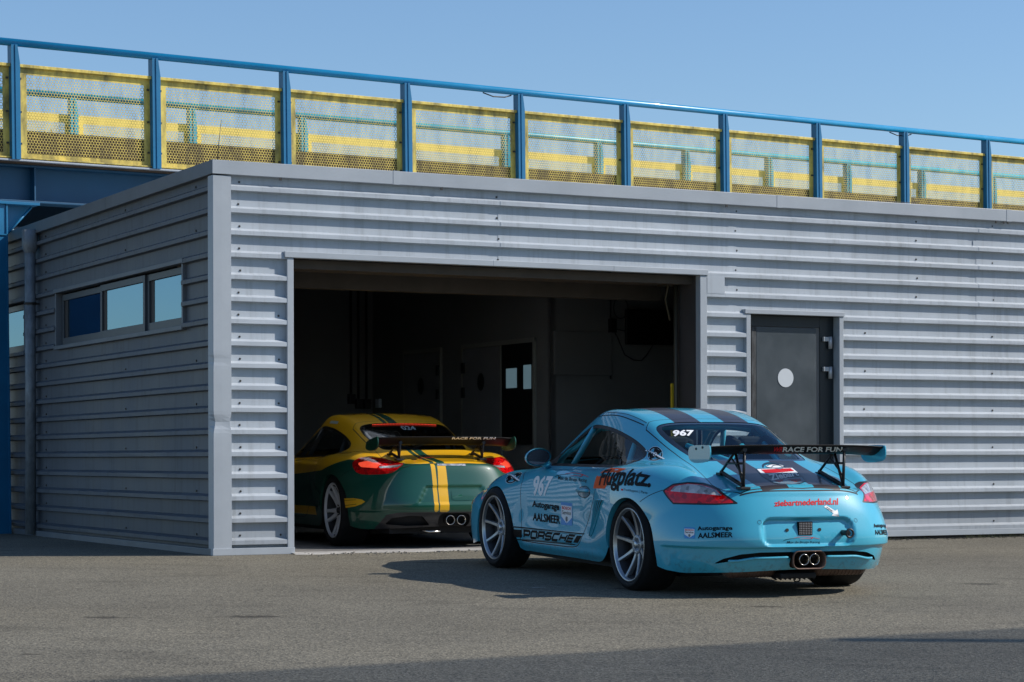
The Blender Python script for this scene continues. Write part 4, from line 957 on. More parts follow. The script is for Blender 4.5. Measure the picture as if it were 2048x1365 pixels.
    # wheel wells
    for cx, cz, r in (cfg['ar'], cfg['af']):
        for s in (1, -1):
            mb = MB(); mb.lathe([(r+.012, s*.80), (r+.012, s*.45), (0, s*.45)], 36, M=Matrix.Translation((cx, 0, cz)), a0=5, a1=175); mb.build('wheel_well', M['dark'], car)
    return car, bvh

# ---------------------------------------------------------------- markings that lie on the skin
def lens_mat(name, col, rough=.12, emis=0, ecol=None):
    m, t, b, N, L = nt(name); b.inputs['Base Color'].default_value = (*col, 1); setp(b, rough=rough, coat=1, coatr=.02)
    tc = N.new('ShaderNodeTexCoord'); w = N.new('ShaderNodeTexVoronoi'); w.inputs['Scale'].default_value = 34; L.new(tc.outputs['Object'], w.inputs['Vector'])
    bp = N.new('ShaderNodeBump'); bp.inputs['Strength'].default_value = .35; bp.inputs['Distance'].default_value = .004; L.new(w.outputs['Distance'], bp.inputs['Height']); L.new(bp.outputs[0], b.inputs['Normal'])
    mx = N.new('ShaderNodeMix'); mx.data_type = 'RGBA'; L.new(w.outputs['Color'], mx.inputs[0]); mx.inputs[6].default_value = (*[c*.35 for c in col], 1); mx.inputs[7].default_value = (*[min(1, c*1.5) for c in col], 1); L.new(mx.outputs[2], b.inputs['Base Color'])
    if emis: b.inputs['Emission Color'].default_value = (*ecol, 1); b.inputs['Emission Strength'].default_value = emis
    return m
M['redlens'] = lens_mat('red_lens', (.68, .004, .006)); M['clearlens'] = lens_mat('clear_lens', (.40, .42, .45), .1)
M['barrel'] = mat('shadowed_rim_barrel', (.05, .05, .055), .5, .6)
M['lensback'] = mat('lens_back', (.1, .01, .01), .4); M['litlens'] = lens_mat('lit_lens', (.8, .05, .03), .2, .8, (1, .09, .04))
M['gap'] = mat('panel_gap', (.004, .006, .008), .7)
M['blackglass'] = mat('black_glass_border', (.005, .006, .007), .06, coat=1, spec=.6)
class Skin:
    def __init__(s, car, bvh): s.car = car; s.b = bvh
    def snap(s, p, off):
        h = s.b.find_nearest(Vector(p)); n = h[1]
        if n.dot(Vector((h[0].x-.9, h[0].y, h[0].z-.45))) < 0: n = -n
        return h[0]+n*off, n
    def mapq(s, Q, u, v):
        TL, TR, BL, BR = [Vector(q) for q in Q]; return (TL*(1-u)+TR*u)*v+(BL*(1-u)+BR*u)*(1-v)
    def emit(s, name, items, parent=None, label=None):
        """items: (list of uv verts, faces, Q, mat, off)"""
        V, Nn, F, MI, mats = [], [], [], [], []
        for uv, fs, Q, m, off in items:
            k = len(V)
            for a, b in uv:
                p, n = s.snap(s.mapq(Q, a, b), off); V.append(tuple(p)); Nn.append(tuple(n))
            if m not in mats: mats.append(m)
            for f in fs:
                g = tuple(i+k for i in f); a, b, c = [Vector(V[i]) for i in g[:3]]
                if (b-a).cross(c-a).dot(Vector(Nn[g[0]])) < 0: g = g[::-1]
                F.append(g)
            MI += [mats.index(m)]*len(fs)
        me = bpy.data.meshes.new(name); me.from_pydata(V, [], F)
        for m in mats: me.materials.append(m)
        me.polygons.foreach_set('material_index', MI); me.polygons.foreach_set('use_smooth', [True]*len(F)); me.normals_split_custom_set_from_vertices(Nn)
        o = bpy.data.objects.new(name, me); link(o, parent or s.car)
        if label: o['label'] = label
        return o
def grid_cut(bm, nx, ny):
    for k in range(1, nx): bmesh.ops.bisect_plane(bm, geom=list(bm.verts)+list(bm.edges)+list(bm.faces), plane_co=(k/nx, 0, 0), plane_no=(1, 0, 0))
    for k in range(1, ny): bmesh.ops.bisect_plane(bm, geom=list(bm.verts)+list(bm.edges)+list(bm.faces), plane_co=(0, k/ny, 0), plane_no=(0, 1, 0))
    bmesh.ops.triangulate(bm, faces=list(bm.faces))
def bm_out(bm):
    bm.verts.index_update(); uv = [(v.co.x, v.co.y) for v in bm.verts]; fs = [tuple(v.index for v in f.verts) for f in bm.faces]; bm.free(); return uv, fs
def text_uv(s, bold=.0, nx=8, ny=2, box=(0, 1, 0, 1), space=1.0):
    cu = bpy.data.curves.new('t', 'FONT'); cu.body = s; cu.offset = bold; cu.resolution_u = 3; cu.space_character = space
    o = bpy.data.objects.new('t', cu); COL.objects.link(o); dg = bpy.context.evaluated_depsgraph_get(); dg.update()
    me = bpy.data.meshes.new_from_object(o.evaluated_get(dg)); bpy.data.objects.remove(o); bpy.data.curves.remove(cu)
    bm = bmesh.new(); bm.from_mesh(me); bpy.data.meshes.remove(me)
    xs = [v.co.x for v in bm.verts]; ys = [v.co.y for v in bm.verts]; x0, x1, y0, y1 = min(xs), max(xs), min(ys), max(ys)
    for v in bm.verts: v.co = Vector((box[0]+(v.co.x-x0)/(x1-x0)*(box[1]-box[0]), box[2]+(v.co.y-y0)/(y1-y0)*(box[3]-box[2]), 0))
    grid_cut(bm, nx, ny); return bm_out(bm)
def poly_uv(pts, nx=4, ny=4):
    bm = bmesh.new(); vs = [bm.verts.new((a, b, 0)) for a, b in pts]; bm.faces.new(vs); bmesh.ops.triangulate(bm, faces=list(bm.faces)); grid_cut(bm, nx, ny); return bm_out(bm)
def ell(cx, cy, rx, ry, a0=0, a1=360, n=24): return [(cx+rx*math.cos(rad(a0+(a1-a0)*k/n)), cy+ry*math.sin(rad(a0+(a1-a0)*k/n))) for k in range(n)]
def ring_uv(cx, cy, rx, ry, w, a0=0, a1=360, n=32):
    o = [(cx+rx*math.cos(rad(a0+(a1-a0)*k/n)), cy+ry*math.sin(rad(a0+(a1-a0)*k/n))) for k in range(n+1)]; i = [(cx+(rx-w)*math.cos(rad(a0+(a1-a0)*k/n)), cy+(ry-w)*math.sin(rad(a0+(a1-a0)*k/n))) for k in range(n+1)]
    return o+i, [(k, k+1, n+2+k, n+1+k) for k in range(n)]
def arc_uv(pts, w):
    """stroke of varying width through pts"""
    P = fillet_line([(a, b, 0) for a, b in pts], 6); n = len(P); L = []; R = []
    for i, p in enumerate(P):
        d = (P[min(i+1, n-1)]-P[max(i-1, 0)]).normalized(); q = Vector((-d.y, d.x, 0)); ww = w*(math.sin(math.pi*(i+.6)/(n+.2))**.6)
        L.append((p.x+q.x*ww, p.y+q.y*ww)); R.append((p.x-q.x*ww, p.y-q.y*ww))
    return L+R, [(i, i+1, n+i+1, n+i) for i in range(n-1)]
def rect(a, b, c, d, nx=6, ny=2): return poly_uv([(a, c), (b, c), (b, d), (a, d)], nx, ny)
def ribbon(sk, name, pts, w=.0045, m=None, off=.0009, parent=None):
    P = fillet_line(pts, 6); V = []; Nn = []
    S = [sk.snap(p, off) for p in P]; n = len(S)
    for i, (p, nn) in enumerate(S):
        d = (S[min(i+1, n-1)][0]-S[max(i-1, 0)][0]).normalized(); q = nn.cross(d).normalized()*(w/2); V += [tuple(p+q), tuple(p-q)]; Nn += [tuple(nn)]*2
    F = []
    for i in range(n-1):
        g = (2*i, 2*i+1, 2*i+3, 2*i+2); a, b, c = [Vector(V[j]) for j in g[:3]]
        F.append(g if (b-a).cross(c-a).dot(Vector(Nn[2*i])) > 0 else g[::-1])
    me = bpy.data.meshes.new(name); me.from_pydata(V, [], F); me.materials.append(m or M['gap'])
    me.polygons.foreach_set('use_smooth', [True]*(n-1)); me.normals_split_custom_set_from_vertices(Nn)
    o = bpy.data.objects.new(name, me); link(o, parent or sk.car); return o
def service_shield(sk, Q):
    it = [(*rect(0, 1, 0, 1, 3, 3), Q, M['bluev'], .0015), (*poly_uv([(.04, .86), (.96, .86), (.96, .36), (.5, .06), (.04, .36)]), Q, M['white'], .0022),
          (*text_uv('BOSCH', .03, 4, 1, (.12, .88, .68, .82)), Q, M['redv'], .003), (*text_uv('Service', .01, 4, 1, (.12, .88, .46, .64)), Q, M['blackv'], .003),
          (*ring_uv(.5, .27, .11, .11, .025), Q, M['blackv'], .003), (*rect(.46, .54, .20, .34, 1, 1), Q, M['blackv'], .003)]
    return sk.emit('sticker', it, label='blue and white service shield sticker')
def racing_car_logo(sk, Qt, Qc, name='sticker'):
    it = [(*text_uv('Max de Bruijn Racing', .004, 10, 1), Qt, M['blackv'], .002),
          (*arc_uv([(.28, .78), (.45, .93), (.62, .96), (.80, .84), (.99, .62)], .028), Qc, M['redv'], .0022), (*arc_uv([(.44, .62), (.62, .70), (.74, .66), (.80, .86)], .024), Qc, M['redv'], .0022),
          (*arc_uv([(.0, .35), (.06, .52), (.18, .66), (.34, .74), (.48, .72)], .018), Qc, M['blackv'], .0018)]
    return sk.emit(name, it, label='red and black racing team lettering with a car outline')
def star_emblem(sk, Q):
    it = [(*ring_uv(.5, .5, .48, .48, .015), Q, M['white'], .0015), (*ring_uv(.5, .5, .37, .37, .015), Q, M['white'], .0015), (*ring_uv(.5, .5, .45, .45, .07, 20, 200), Q, M['blackv'], .0022), (*ring_uv(.5, .5, .45, .45, .07, 215, 370), Q, M['blackv'], .0022)]
    st = []
    for k in range(10): a = rad(90+36*k); r = .44 if k % 2 == 0 else .15; st.append((.5+r*math.cos(a), .5+r*math.sin(a)))
    it += [(*poly_uv(st), Q, M['blackv'], .0026), (*ring_uv(.5, .5, .13, .13, .03), Q, M['white'], .0032)]
    it += [(*arc_uv([(-.12, .80), (.10, .72), (.5, .50), (.9, .26), (1.12, .16)], .055), Q, M['white'], .0036)]
    for k in range(7): it.append((*arc_uv([(.02+.145*k, .80-.095*k), (.07+.145*k, .70-.095*k), (.12+.145*k, .72-.095*k)], .028), Q, M['blackv'], .0044))
    return sk.emit('sticker', it, label='round black and white star emblem')

def stroke_uv(paths, w, sx=1, sy=1, ox=0, oy=0):
    """rectangular strokes with mitred joints; paths are lists of (x, y)"""
    out = []
    for P in paths:
        P = [Vector((ox+a*sx, oy+b*sy)) for a, b in P]; n = len(P); L = []; R = []
        for i in range(n):
            d0 = (P[i]-P[i-1]).normalized() if i > 0 else (P[1]-P[0]).normalized(); d1 = (P[i+1]-P[i]).normalized() if i < n-1 else d0
            nn = Vector((-(d0+d1).y, (d0+d1).x)).normalized(); k = min(1.6, 1/max(.3, nn.dot(Vector((-d0.y, d0.x)))))
            q = Vector((nn.x*w[0]*k, nn.y*w[1]*k)); L.append(tuple(P[i]+q)); R.append(tuple(P[i]-q))
        out.append((L+R, [(i, i+1, n+i+1, n+i) for i in range(n-1)]))
    return out
WIDE = {'P': [[(.06, 0), (.06, 1), (.8, 1), (.94, .9), (.94, .48), (.8, .38), (.1, .38)]], 'O': [[(.5, 0), (.2, 0), (.06, .1), (.06, .9), (.2, 1), (.8, 1), (.94, .9), (.94, .1), (.8, 0), (.5, 0)]],
        'R': [[(.06, 0), (.06, 1), (.8, 1), (.94, .9), (.94, .55), (.8, .45), (.1, .45)], [(.70, .45), (.88, .36), (.94, .24), (.94, 0)]], 'S': [[(.94, 1), (.2, 1), (.06, .9), (.06, .6), (.2, .5), (.8, .5), (.94, .4), (.94, .1), (.8, 0), (.06, 0)]],
        'C': [[(.94, 1), (.2, 1), (.06, .9), (.06, .1), (.2, 0), (.94, 0)]], 'H': [[(.06, 0), (.06, 1)], [(.94, 0), (.94, 1)], [(.06, .5), (.94, .5)]], 'E': [[(.94, 1), (.06, 1), (.06, 0), (.94, 0)], [(.06, .5), (.90, .5)]]}
def wide_text(s, x0, x1, y0, y1, gap=.16, w=(.0065, .065)):
    n = len(s); cw = (x1-x0)/(n+gap*(n-1)); out = []
    for i, ch in enumerate(s): out += stroke_uv(WIDE[ch], w, cw, y1-y0, x0+i*cw*(1+gap), y0)
    return out

# ---------------------------------------------------------------- the blue car
def place(car, o, fx, ly, up):
    R = Matrix((fx, ly, up)).transposed(); car.rotation_euler = R.to_euler(); car.location = o
def bumper_disp(recess, depth, low, lowd, extra=None):
    def f(A, Nn):
        A = A.copy(); x, y, z = A[..., 0], A[..., 1], A[..., 2]
        m = (x < -.55) & (z < .72)
        s = poly_sdf(np.stack([y.ravel(), z.ravel()], 1), recess).reshape(y.shape)
        A[..., 0] += np.where(m, depth*smoothstep((-s+.010)/.020), 0)
        # step under the bumper crease
        k = smoothstep((low-z)/.010)*smoothstep((-.50-x)/.08); d = lowd*k
        A[..., 0] += d*.9; A[..., 1] -= np.sign(y)*d*smoothstep((np.abs(y)-.5)/.2)
        if extra: A = extra(A)
        return A
    return f
def sill_disp(A):
    x, y, z = A[..., 0], A[..., 1], A[..., 2]
    k = np.exp(-((z-.215)/.035)**2)*smoothstep((x-.30)/.2)*smoothstep((2.0-x)/.15)*(np.abs(y) > .6)
    A[..., 1] += np.sign(y)*.014*k
    k = np.exp(-((x-.56-(.50-z)*.55)/.10)**2)*smoothstep((.68-z)/.12)*smoothstep((z-.28)/.08)*(np.abs(y) > .6); A[..., 1] -= np.sign(y)*.006*k
    # tail edge: small ducktail crease
    k = smoothstep((-.80-x)/.05)*smoothstep((z-.66)/.02)*smoothstep((.46-np.abs(y))/.08); A[..., 2] += .010*k
    return A
BLUE = paint('pale_blue_paint', (.048, .39, .54), .27)
M['bstripe'] = mat('matt_black_stripe', (.030, .027, .034), .38, coat=.3)
sideglass = [(1.745, .808), (1.45, .808), (1.03, .812), (.60, .816), (.43, .824), (.30, .848), (.225, .885), (.26, .93), (.36, .972), (.54, 1.028), (.80, 1.084), (1.03, 1.108), (1.20, 1.108), (1.35, 1.068), (1.50, .993), (1.64, .905), (1.74, .84)]
sg = smooth_poly(sideglass, 3)
rg = [(.385, 0), (.392, .20), (.395, .36), (.385, .425), (.34, .448), (.2, .450), (.0, .436), (-.17, .416), (-.225, .385), (-.25, .28), (-.256, 0)]
def sym(p): return p+[(a, -b) for a, b in p[::-1] if b > 0]
ws = [(2.06, 0), (2.03, .30), (1.93, .50), (1.80, .595), (1.70, .585), (1.55, .51), (1.42, .44), (1.385, .36), (1.39, .2), (1.40, 0)]
lid = [(.455, 0), (.462, .30), (.485, .44), (.44, .484), (.0, .475), (-.30, .487), (-.643, .525), (-.77, .49), (-.845, .424), (-.872, .25), (-.882, 0)]
door = [(1.99, .83), (1.935, .70), (1.895, .55), (1.885, .40), (1.893, .28), (1.915, .243), (1.25, .243), (.95, .248), (.84, .272), (.77, .325), (.69, .41), (.52, .60), (.455, .72), (.43, .79), (.44, .83)]
light = [(-.238, .691), (-.168, .737), (-.06, .751), (.035, .746), (.136, .713), (.238, .657), (.302, .617), (.158, .608), (-.144, .606), (-.195, .648)]
lightw = [(-.178, .689), (-.15, .722), (-.06, .737), (.03, .732), (.12, .704), (.19, .667), (.04, .678)]
slotL = [(.10, .311), (.33, .310), (.46, .298), (.55, .270), (.60, .232), (.53, .248), (.42, .260), (.30, .267), (.10, .268)]
CF = [(.88, .09), (0, 0)]
def stripes(x0, x1, zmin): return lambda Vv: np.maximum.reduce([np.abs(np.abs(Vv[:, 1])-.190)-.098, zmin-Vv[:, 2], Vv[:, 0]-x1, x0-Vv[:, 0]])
cfg = dict(paint=BLUE, net=lower(cayman_net()), disp=bumper_disp(rrect(-.325, .325, .352, .522, .06), .032, .343, .022, sill_disp), ar=ARCH_R, af=ARCH_F, side_glass=sg,
    bpillar=lambda z: .446+1.75*(z-.826), sideglass=None, quarterglass=None, screen=sym(ws), rear_glass=smooth_poly(sym(rg), 2), frontglass=None, rearglass=None,
    light=light, light_white=lightw, lightrim=M['black'], slots=[rrect(-.118, .118, .203, .314, .04), slotL, [(-a, b) for a, b in slotL]], door=smooth_poly(door, 2), lid=sym(lid),
    colours=[(stripes(-.882, 1.42, .69), M['bstripe']), (stripes(2.06, 3.4, .5), M['bstripe'])], nu=340, nv=125)
cfg['sideglass'] = glass('side_glass', (.88, .92, .92), .30, base=.03); cfg['quarterglass'] = glass('quarter_glass', (.75, .83, .82), 1, base=.06)
cfg['frontglass'] = glass('windscreen_glass', (.75, .82, .82), 1); cfg['rearglass'] = glass('rear_glass', (.80, .93, .94), (.42, .55, .65), base=.04)
blue, bv = build_car('race_car', 'pale blue racing coupe with two black roof stripes parked outside the garage', cfg)
place(blue, Vector((1.529, 15.02, -.091)), Vector((-.372921, .92767, .018906)), Vector((-.927836, -.372988, 0)), Vector((.007052, -.017542, .999821)))
sk = Skin(blue, bv)
cabin(blue, 0, BLUE)
for x, rr_, wd in ((-.03, .2445, .265), (2.395, .2445, .235)):
    for s in (1, -1):
        wheel(blue, (x, s*((.838 if x < 1 else .85) + (.022 if s < 0 else 0) - wd/2), .318), s, .308, rr_, wd, 9, 'nine', M['rim'], M['rim_lip'])
for s in (1, -1):      # blade under each bumper slot
    for_pts = [(.135, .262), (.26, .260), (.38, .254), (.48, .245), (.56, .232)]
    P_ = [sk.snap((-1.0 if y < .4 else -.93, s*y, z), .006)[0] for y, z in for_pts]
    MB().tube(fillet_line(P_, 5), [.004]+[.009]*19+[.003], 10).build('bumper_blade', BLUE, blue)
# exhaust box, pipes and what hangs beneath the tail
mb = MB(); pr = rrect(-.121, .121, .199, .318, .045); pi_ = rrect(-.112, .112, .207, .310, .038); n = len(pr)
vs = [(-.975, a, b) for a, b in pr]+[(-.990, a*.985, b) for a, b in pr]+[(-.985, a, b) for a, b in pi_]+[(-.85, a*.9, b) for a, b in pi_]
mb.add(vs, [(k*n+i, k*n+(i+1) % n, (k+1)*n+(i+1) % n, (k+1)*n+i) for k in range(3) for i in range(n)], 0, True); mb.build('exhaust_surround', M['brown_metal'], blue)
for s in (1, -1):
    mb = MB(); mb.lathe([(.031, .18), (.0355, .18), (.0365, .012), (.035, .006), (.032, .010), (.031, .04), (.030, .17), (0, .17)], 32, M=Matrix.Translation((-.995, s*.038, .262))@Matrix.Rotation(rad(-90), 4, 'Z')); mb.build('exhaust_pipe', M['chrome'], blue)
for y0, y1 in ((-.52, -.14), (.14, .50)):
    mb = MB()
    mb.tube([(-.77, y0, .20), (-.77, y0+.03, .20), (-.77, y1-.03, .20), (-.77, y1, .20)], [.045, .060, .060, .045], 18)
    for k in range(12): mb.tube([(-.77, y0+.04+k*(y1-y0-.08)/11, .20), (-.77, y0+.046+k*(y1-y0-.08)/11, .20)], [.062, .062], 18)
    mb.build('silencer', M['brown_metal'], blue)
mb = MB(); mb.bbox(-.90, -.70, -.10, .16, .135, .17, .01)
for k in range(9): mb.tube([(-.80+.03*(k % 3), -.15+.035*k, .15), (-.82, -.15+.035*k+.02, .125), (-.80, -.15+.035*k+.04, .14)], .006, 6)
mb.tube([(-.86+.0*k, .02+.022*math.cos(a), .125+.014*math.sin(a)) for k, a in enumerate([2*math.pi*i/14 for i in range(14)])], .005, 6, close=True)
mb.build('tow_ring', M['dark'], blue)
mb = MB(); mb.box(-.70, -.30, -.40, .40, .15, .22); mb.build('rear_undertray', M['dark'], blue)
# wing
rear_wing(blue, -.745, .955, .635, .255, .036, M['carbon'], BLUE, M['black'], [(-.60, .905), (-.60, .965), (-.66, .985), (-.86, .99), (-.895, .975), (-.895, .915), (-.85, .885), (-.68, .875)], .365, ((-.515, .812), (-.825, .728)), ((-.70, .940), (-.835, .962)), .028)
wgo = [o for o in bpy.data.objects if o.name.startswith('rear_wing')][-1]
def wing_text(wg, cfgx, parts, y_at, zlo, zhi, xlo, xhi, off=.004):
    """lettering wrapped on the rearward underside of the blade"""
    bl = [o for o in bpy.data.objects if o.parent is wg and o.name.startswith('blade')][0]; me = bl.data
    b = BVHTree.FromPolygons([v.co for v in me.vertices], [tuple(p.vertices) for p in me.polygons]); V = []; F = []; MI = []; ms = []
    for txt, ya, yb, m, sh in parts:
        uv, fs = text_uv(txt, .03, 10, 4); k = len(V)
        for u, v in uv:
            y = ya+(yb-ya)*u-sh*(v-.5); z = zlo+(zhi-zlo)*v; h = b.ray_cast(Vector((-2, y, z)), Vector((1, 0, 0)))
            V.append(tuple(h[0]+h[1]*off) if h[0] is not None else (xlo, y, z))
        if m not in ms: ms.append(m)
        F += [tuple(i+k for i in f) for f in fs]; MI += [ms.index(m)]*len(fs)
    me = bpy.data.meshes.new('lettering'); me.from_pydata(V, [], F); [me.materials.append(m) for m in ms]; me.polygons.foreach_set('material_index', MI); o = bpy.data.objects.new('lettering', me); link(o, wg)
wing_text(wgo, None, [('WR', .155, .085, M['redv'], -.02), ('RACE FOR FUN', .085, -.35, M['white'], -.03)], 0, .949, .982, -.87, -.6)
# mirrors
for s in (1, -1):
    mr_ = thing('wing_mirror', None, None, parent=blue); c = Vector((1.545, s*.822, .872)); mb = MB(); vs = []; prof = [(0, 1.0), (.012, 1.03), (.03, 1.02), (.06, .92), (.09, .72), (.112, .42), (.12, .12)]; K = 24
    for d, sc in prof:
        for k in range(K): a = 2*math.pi*k/K; e = 1-.10*math.cos(a)*s*0; vs.append((c.x+d, c.y+.098*sc*math.cos(a)*e, c.z+(.064*sc*math.sin(a))-.006*math.cos(a)*s))
    mb.add(vs, [(i*K+k, i*K+(k+1) % K, (i+1)*K+(k+1) % K, (i+1)*K+k) for i in range(len(prof)-1) for k in range(K)]+[tuple(range((len(prof)-1)*K, len(prof)*K))], 0, True)
    mb.tube([(c.x+.05, c.y-s*.04, c.z-.035), (1.60, s*.76, .828), (1.66, s*.70, .812)], [.026, .026, .03], 12); mb.build('mirror_housing', BLUE, mr_)
    mb = MB(); ang = rad(-13)*s; gm = [(c.x+.006+math.sin(ang)*.080*math.cos(2*math.pi*k/K)*0, c.y+.088*math.cos(2*math.pi*k/K), c.z+.055*math.sin(2*math.pi*k/K)-.006*math.cos(2*math.pi*k/K)*s) for k in range(K)]
    mb.add(gm, [tuple(range(K))]); mb.build('mirror_glass', mat('mirror_glass', (.9, .9, .9), .02, 1), mr_)
    mb = MB(); mb.add([(1.70, s*.665, .812), (1.78, s*.655, .812), (1.64, s*.60, .905), (1.60, s*.655, .83)], [(0, 1, 2, 3)]); mb.build('mirror_sail', M['black'], mr_)
# side intakes with slats
for s in (1, -1):
    Q = [(.475, s*.9, .597), (.298, s*.9, .602), (.640, s*.9, .350), (.560, s*.9, .372)]
    Qv = [Vector(q) for q in Q]
    it = [(*rect(0, 1, 0, 1, 2, 6), Q, M['dark'], .0015)]
    ik = sk.emit('side_intake', it)
    for k in range(3):
        a = .20+.27*k; mb = MB(); n = 9; vs = []
        for i in range(n):
            v = i/(n-1)
            for u, off in ((a-.035, .002), (a-.02, .007), (a+.03, .007), (a+.045, .002)): vs.append(tuple(sk.snap(sk.mapq(Q, u, v), off)[0]))
        mb.add(vs, [(i*4+j, i*4+j+1, i*4+5+j, i*4+4+j) for i in range(n-1) for j in range(3)], 0, True); mb.build('intake_slat', BLUE, ik)
    mb = MB(); mb.tube([sk.snap(sk.mapq(Q, u, v), .003)[0] for u, v in [(0, 1), (0, .6), (0, .3), (.1, 0), (.5, -.04), (.9, .0), (1, .3), (1, .6), (1, 1), (.5, 1.02)]], .006, 8, close=True); mb.build('intake_rim', BLUE, ik)
    # door handle in its oval cup
    Qh = [(.862, s*.81, .684), (.588, s*.83, .690), (.850, s*.815, .600), (.578, s*.84, .606)]
    hd = sk.emit('door_handle', [(*ring_uv(.5, .5, .5, .5, .05), Qh, M['gap'], .001), (*poly_uv(ell(.5, .5, .44, .44)), Qh, mat('handle_cup', (.04, .20, .29), .3, coat=1), .0016)])
    mb = MB(); pts = [sk.snap(sk.mapq(Qh, u, .56+.06*math.sin(math.pi*u)), .004+.020*math.sin(math.pi*min(1, max(0, u)))**.5)[0] for u in [i/8*.92+.04 for i in range(9)]]; mb.tube(pts, [.008]+[.013]*7+[.008], 10); mb.build('grip', BLUE, hd)
    mb = MB(); p, n_ = sk.snap(sk.mapq(Qh, .93, .55), .003); mb.tube([p-n_*.004, p+n_*.004], .012, 12); mb.build('lock', M['rim_lip'], hd)
    ribbon(sk, 'body_seam', [(-.270, s*.858, .612), (-.363, s*.832, .659), (-.452, s*.783, .694)])
    ribbon(sk, 'roof_seam', [(1.238, s*.487, 1.165), (.904, s*.491, 1.178), (.661, s*.485, 1.145), (.492, s*.472, 1.11)], .008)
    ribbon(sk, 'roof_seam', [(1.1, s*.468, 1.19), (.802, s*.462, 1.18), (.629, s*.455, 1.153), (.492, s*.448, 1.12)], .005)
ribbon(sk, 'lid_shadow_gap', [(-.845, .43, .668), (-.862, .355, .684), (-.886, .1, .694), (-.888, 0, .695), (-.886, -.1, .694), (-.862, -.355, .684), (-.845, -.43, .668)], .010)
# lettering and stickers, left side and tail
W_, B_, R_ = M['white'], M['blackv'], M['redv']
DQ = {
'num': [[1.741, 0.767, 0.734], [1.382, 0.77, 0.739], [1.684, 0.809, 0.584], [1.402, 0.805, 0.591]],
'autog': [[1.688, 0.811, 0.55], [1.194, 0.806, 0.548], [1.697, 0.809, 0.49], [1.205, 0.803, 0.483]],
'aals': [[1.686, 0.807, 0.461], [1.189, 0.803, 0.46], [1.69, 0.808, 0.402], [1.185, 0.804, 0.398]],
'shield': [[1.165, 0.807, 0.56], [0.951, 0.812, 0.557], [1.167, 0.805, 0.397], [0.958, 0.808, 0.398]],
'stripe': [[2.033, 0.828, 0.346], [0.698, 0.821, 0.357], [2.055, 0.798, 0.237], [0.854, 0.805, 0.26]],
'mdbtext': [[1.295, 0.771, 0.743], [0.699, 0.809, 0.737], [1.273, 0.785, 0.706], [0.69, 0.817, 0.708]],
'mdbcar': [[1.396, 0.748, 0.772], [0.677, 0.796, 0.773], [1.324, 0.784, 0.707], [0.628, 0.825, 0.703]],
'orange': [[0.491, 0.777, 0.809], [0.096, 0.785, 0.822], [0.526, 0.841, 0.675], [0.133, 0.868, 0.684]],
'flug': [[0.422, 0.796, 0.804], [-0.301, 0.753, 0.802], [0.404, 0.855, 0.665], [-0.371, 0.825, 0.672]],
'track': [[0.006, 0.866, 0.693], [-0.331, 0.833, 0.681], [0.006, 0.869, 0.677], [-0.337, 0.839, 0.659]],
'starF': [[2.33, .74, .765], [2.03, .735, .775], [2.283, 0.815, 0.650], [2.007, 0.805, 0.668]],
'starC': [[0.302, 0.54, 0.963], [0.163, 0.485, 0.972], [0.134, 0.625, 0.868], [-0.01, 0.574, 0.875]],
'zieb': [[-0.916, 0.22, 0.636], [-0.907, -0.251, 0.648], [-0.932, 0.229, 0.6], [-0.929, -0.239, 0.606]],
'arrow': [[-0.934, -0.129, 0.608], [-0.927, -0.255, 0.606], [-0.962, -0.114, 0.53], [-0.957, -0.238, 0.528]],
'bshield': [[-0.685, 0.743, 0.465], [-0.753, 0.7, 0.464], [-0.703, 0.749, 0.394], [-0.769, 0.707, 0.395]],
'bautog': [[-0.763, 0.69, 0.471], [-0.906, 0.512, 0.479], [-0.775, 0.692, 0.438], [-0.914, 0.517, 0.446]],
'baals': [[-0.779, 0.691, 0.43], [-0.917, 0.514, 0.44], [-0.785, 0.695, 0.396], [-0.923, 0.519, 0.408]],
'bmdb': [[-0.965, 0.149, 0.381], [-0.965, -0.088, 0.378], [-0.965, 0.148, 0.362], [-0.965, -0.089, 0.358]],
'bmdbcar': [[-0.965, 0.179, 0.411], [-0.965, -0.09, 0.407], [-0.965, 0.178, 0.365], [-0.965, -0.091, 0.362]],
'wnum': [[0.268, 0.362, 1.075], [0.242, 0.215, 1.078], [0.189, 0.4, 1.032], [0.148, 0.264, 1.036]],
'zshield': [[-0.404, 0.077, 0.837], [-0.384, -0.206, 0.841], [-0.841, 0.188, 0.726], [-0.842, -0.07, 0.727]],
'ztext': [[-0.593, 0.093, 0.791], [-0.492, -0.181, 0.815], [-0.733, 0.141, 0.755], [-0.622, -0.125, 0.784]]}
mirQ = lambda Q: [[a, -b, c] for a, b, c in (Q[1], Q[0], Q[3], Q[2])]
def T(name, s, q, m, bold=.0, nx=8, ny=2, off=.002, box=(0, 1, 0, 1), sp=1.0, label=None): return sk.emit(name, [(*text_uv(s, bold, nx, ny, box, sp), DQ[q] if isinstance(q, str) else q, m, off)], label=label)
T('race_number', '967', 'num', W_, .035, 6, 5, label='white race number 967 on the door'); T('race_number', '967', 'wnum', W_, .04, 6, 4, .003, label='white 967 on the rear window')
T('lettering', 'Autogarage', 'autog', B_, .03); T('lettering', 'AALSMEER', 'aals', B_, .03)
service_shield(sk, DQ['shield']); service_shield(sk, DQ['bshield']); service_shield(sk, mirQ(DQ['bshield']))
racing_car_logo(sk, DQ['mdbtext'], DQ['mdbcar']); racing_car_logo(sk, DQ['bmdb'], DQ['bmdbcar'])
star_emblem(sk, DQ['starF']); star_emblem(sk, DQ['starC'])
Qs = DQ['stripe']
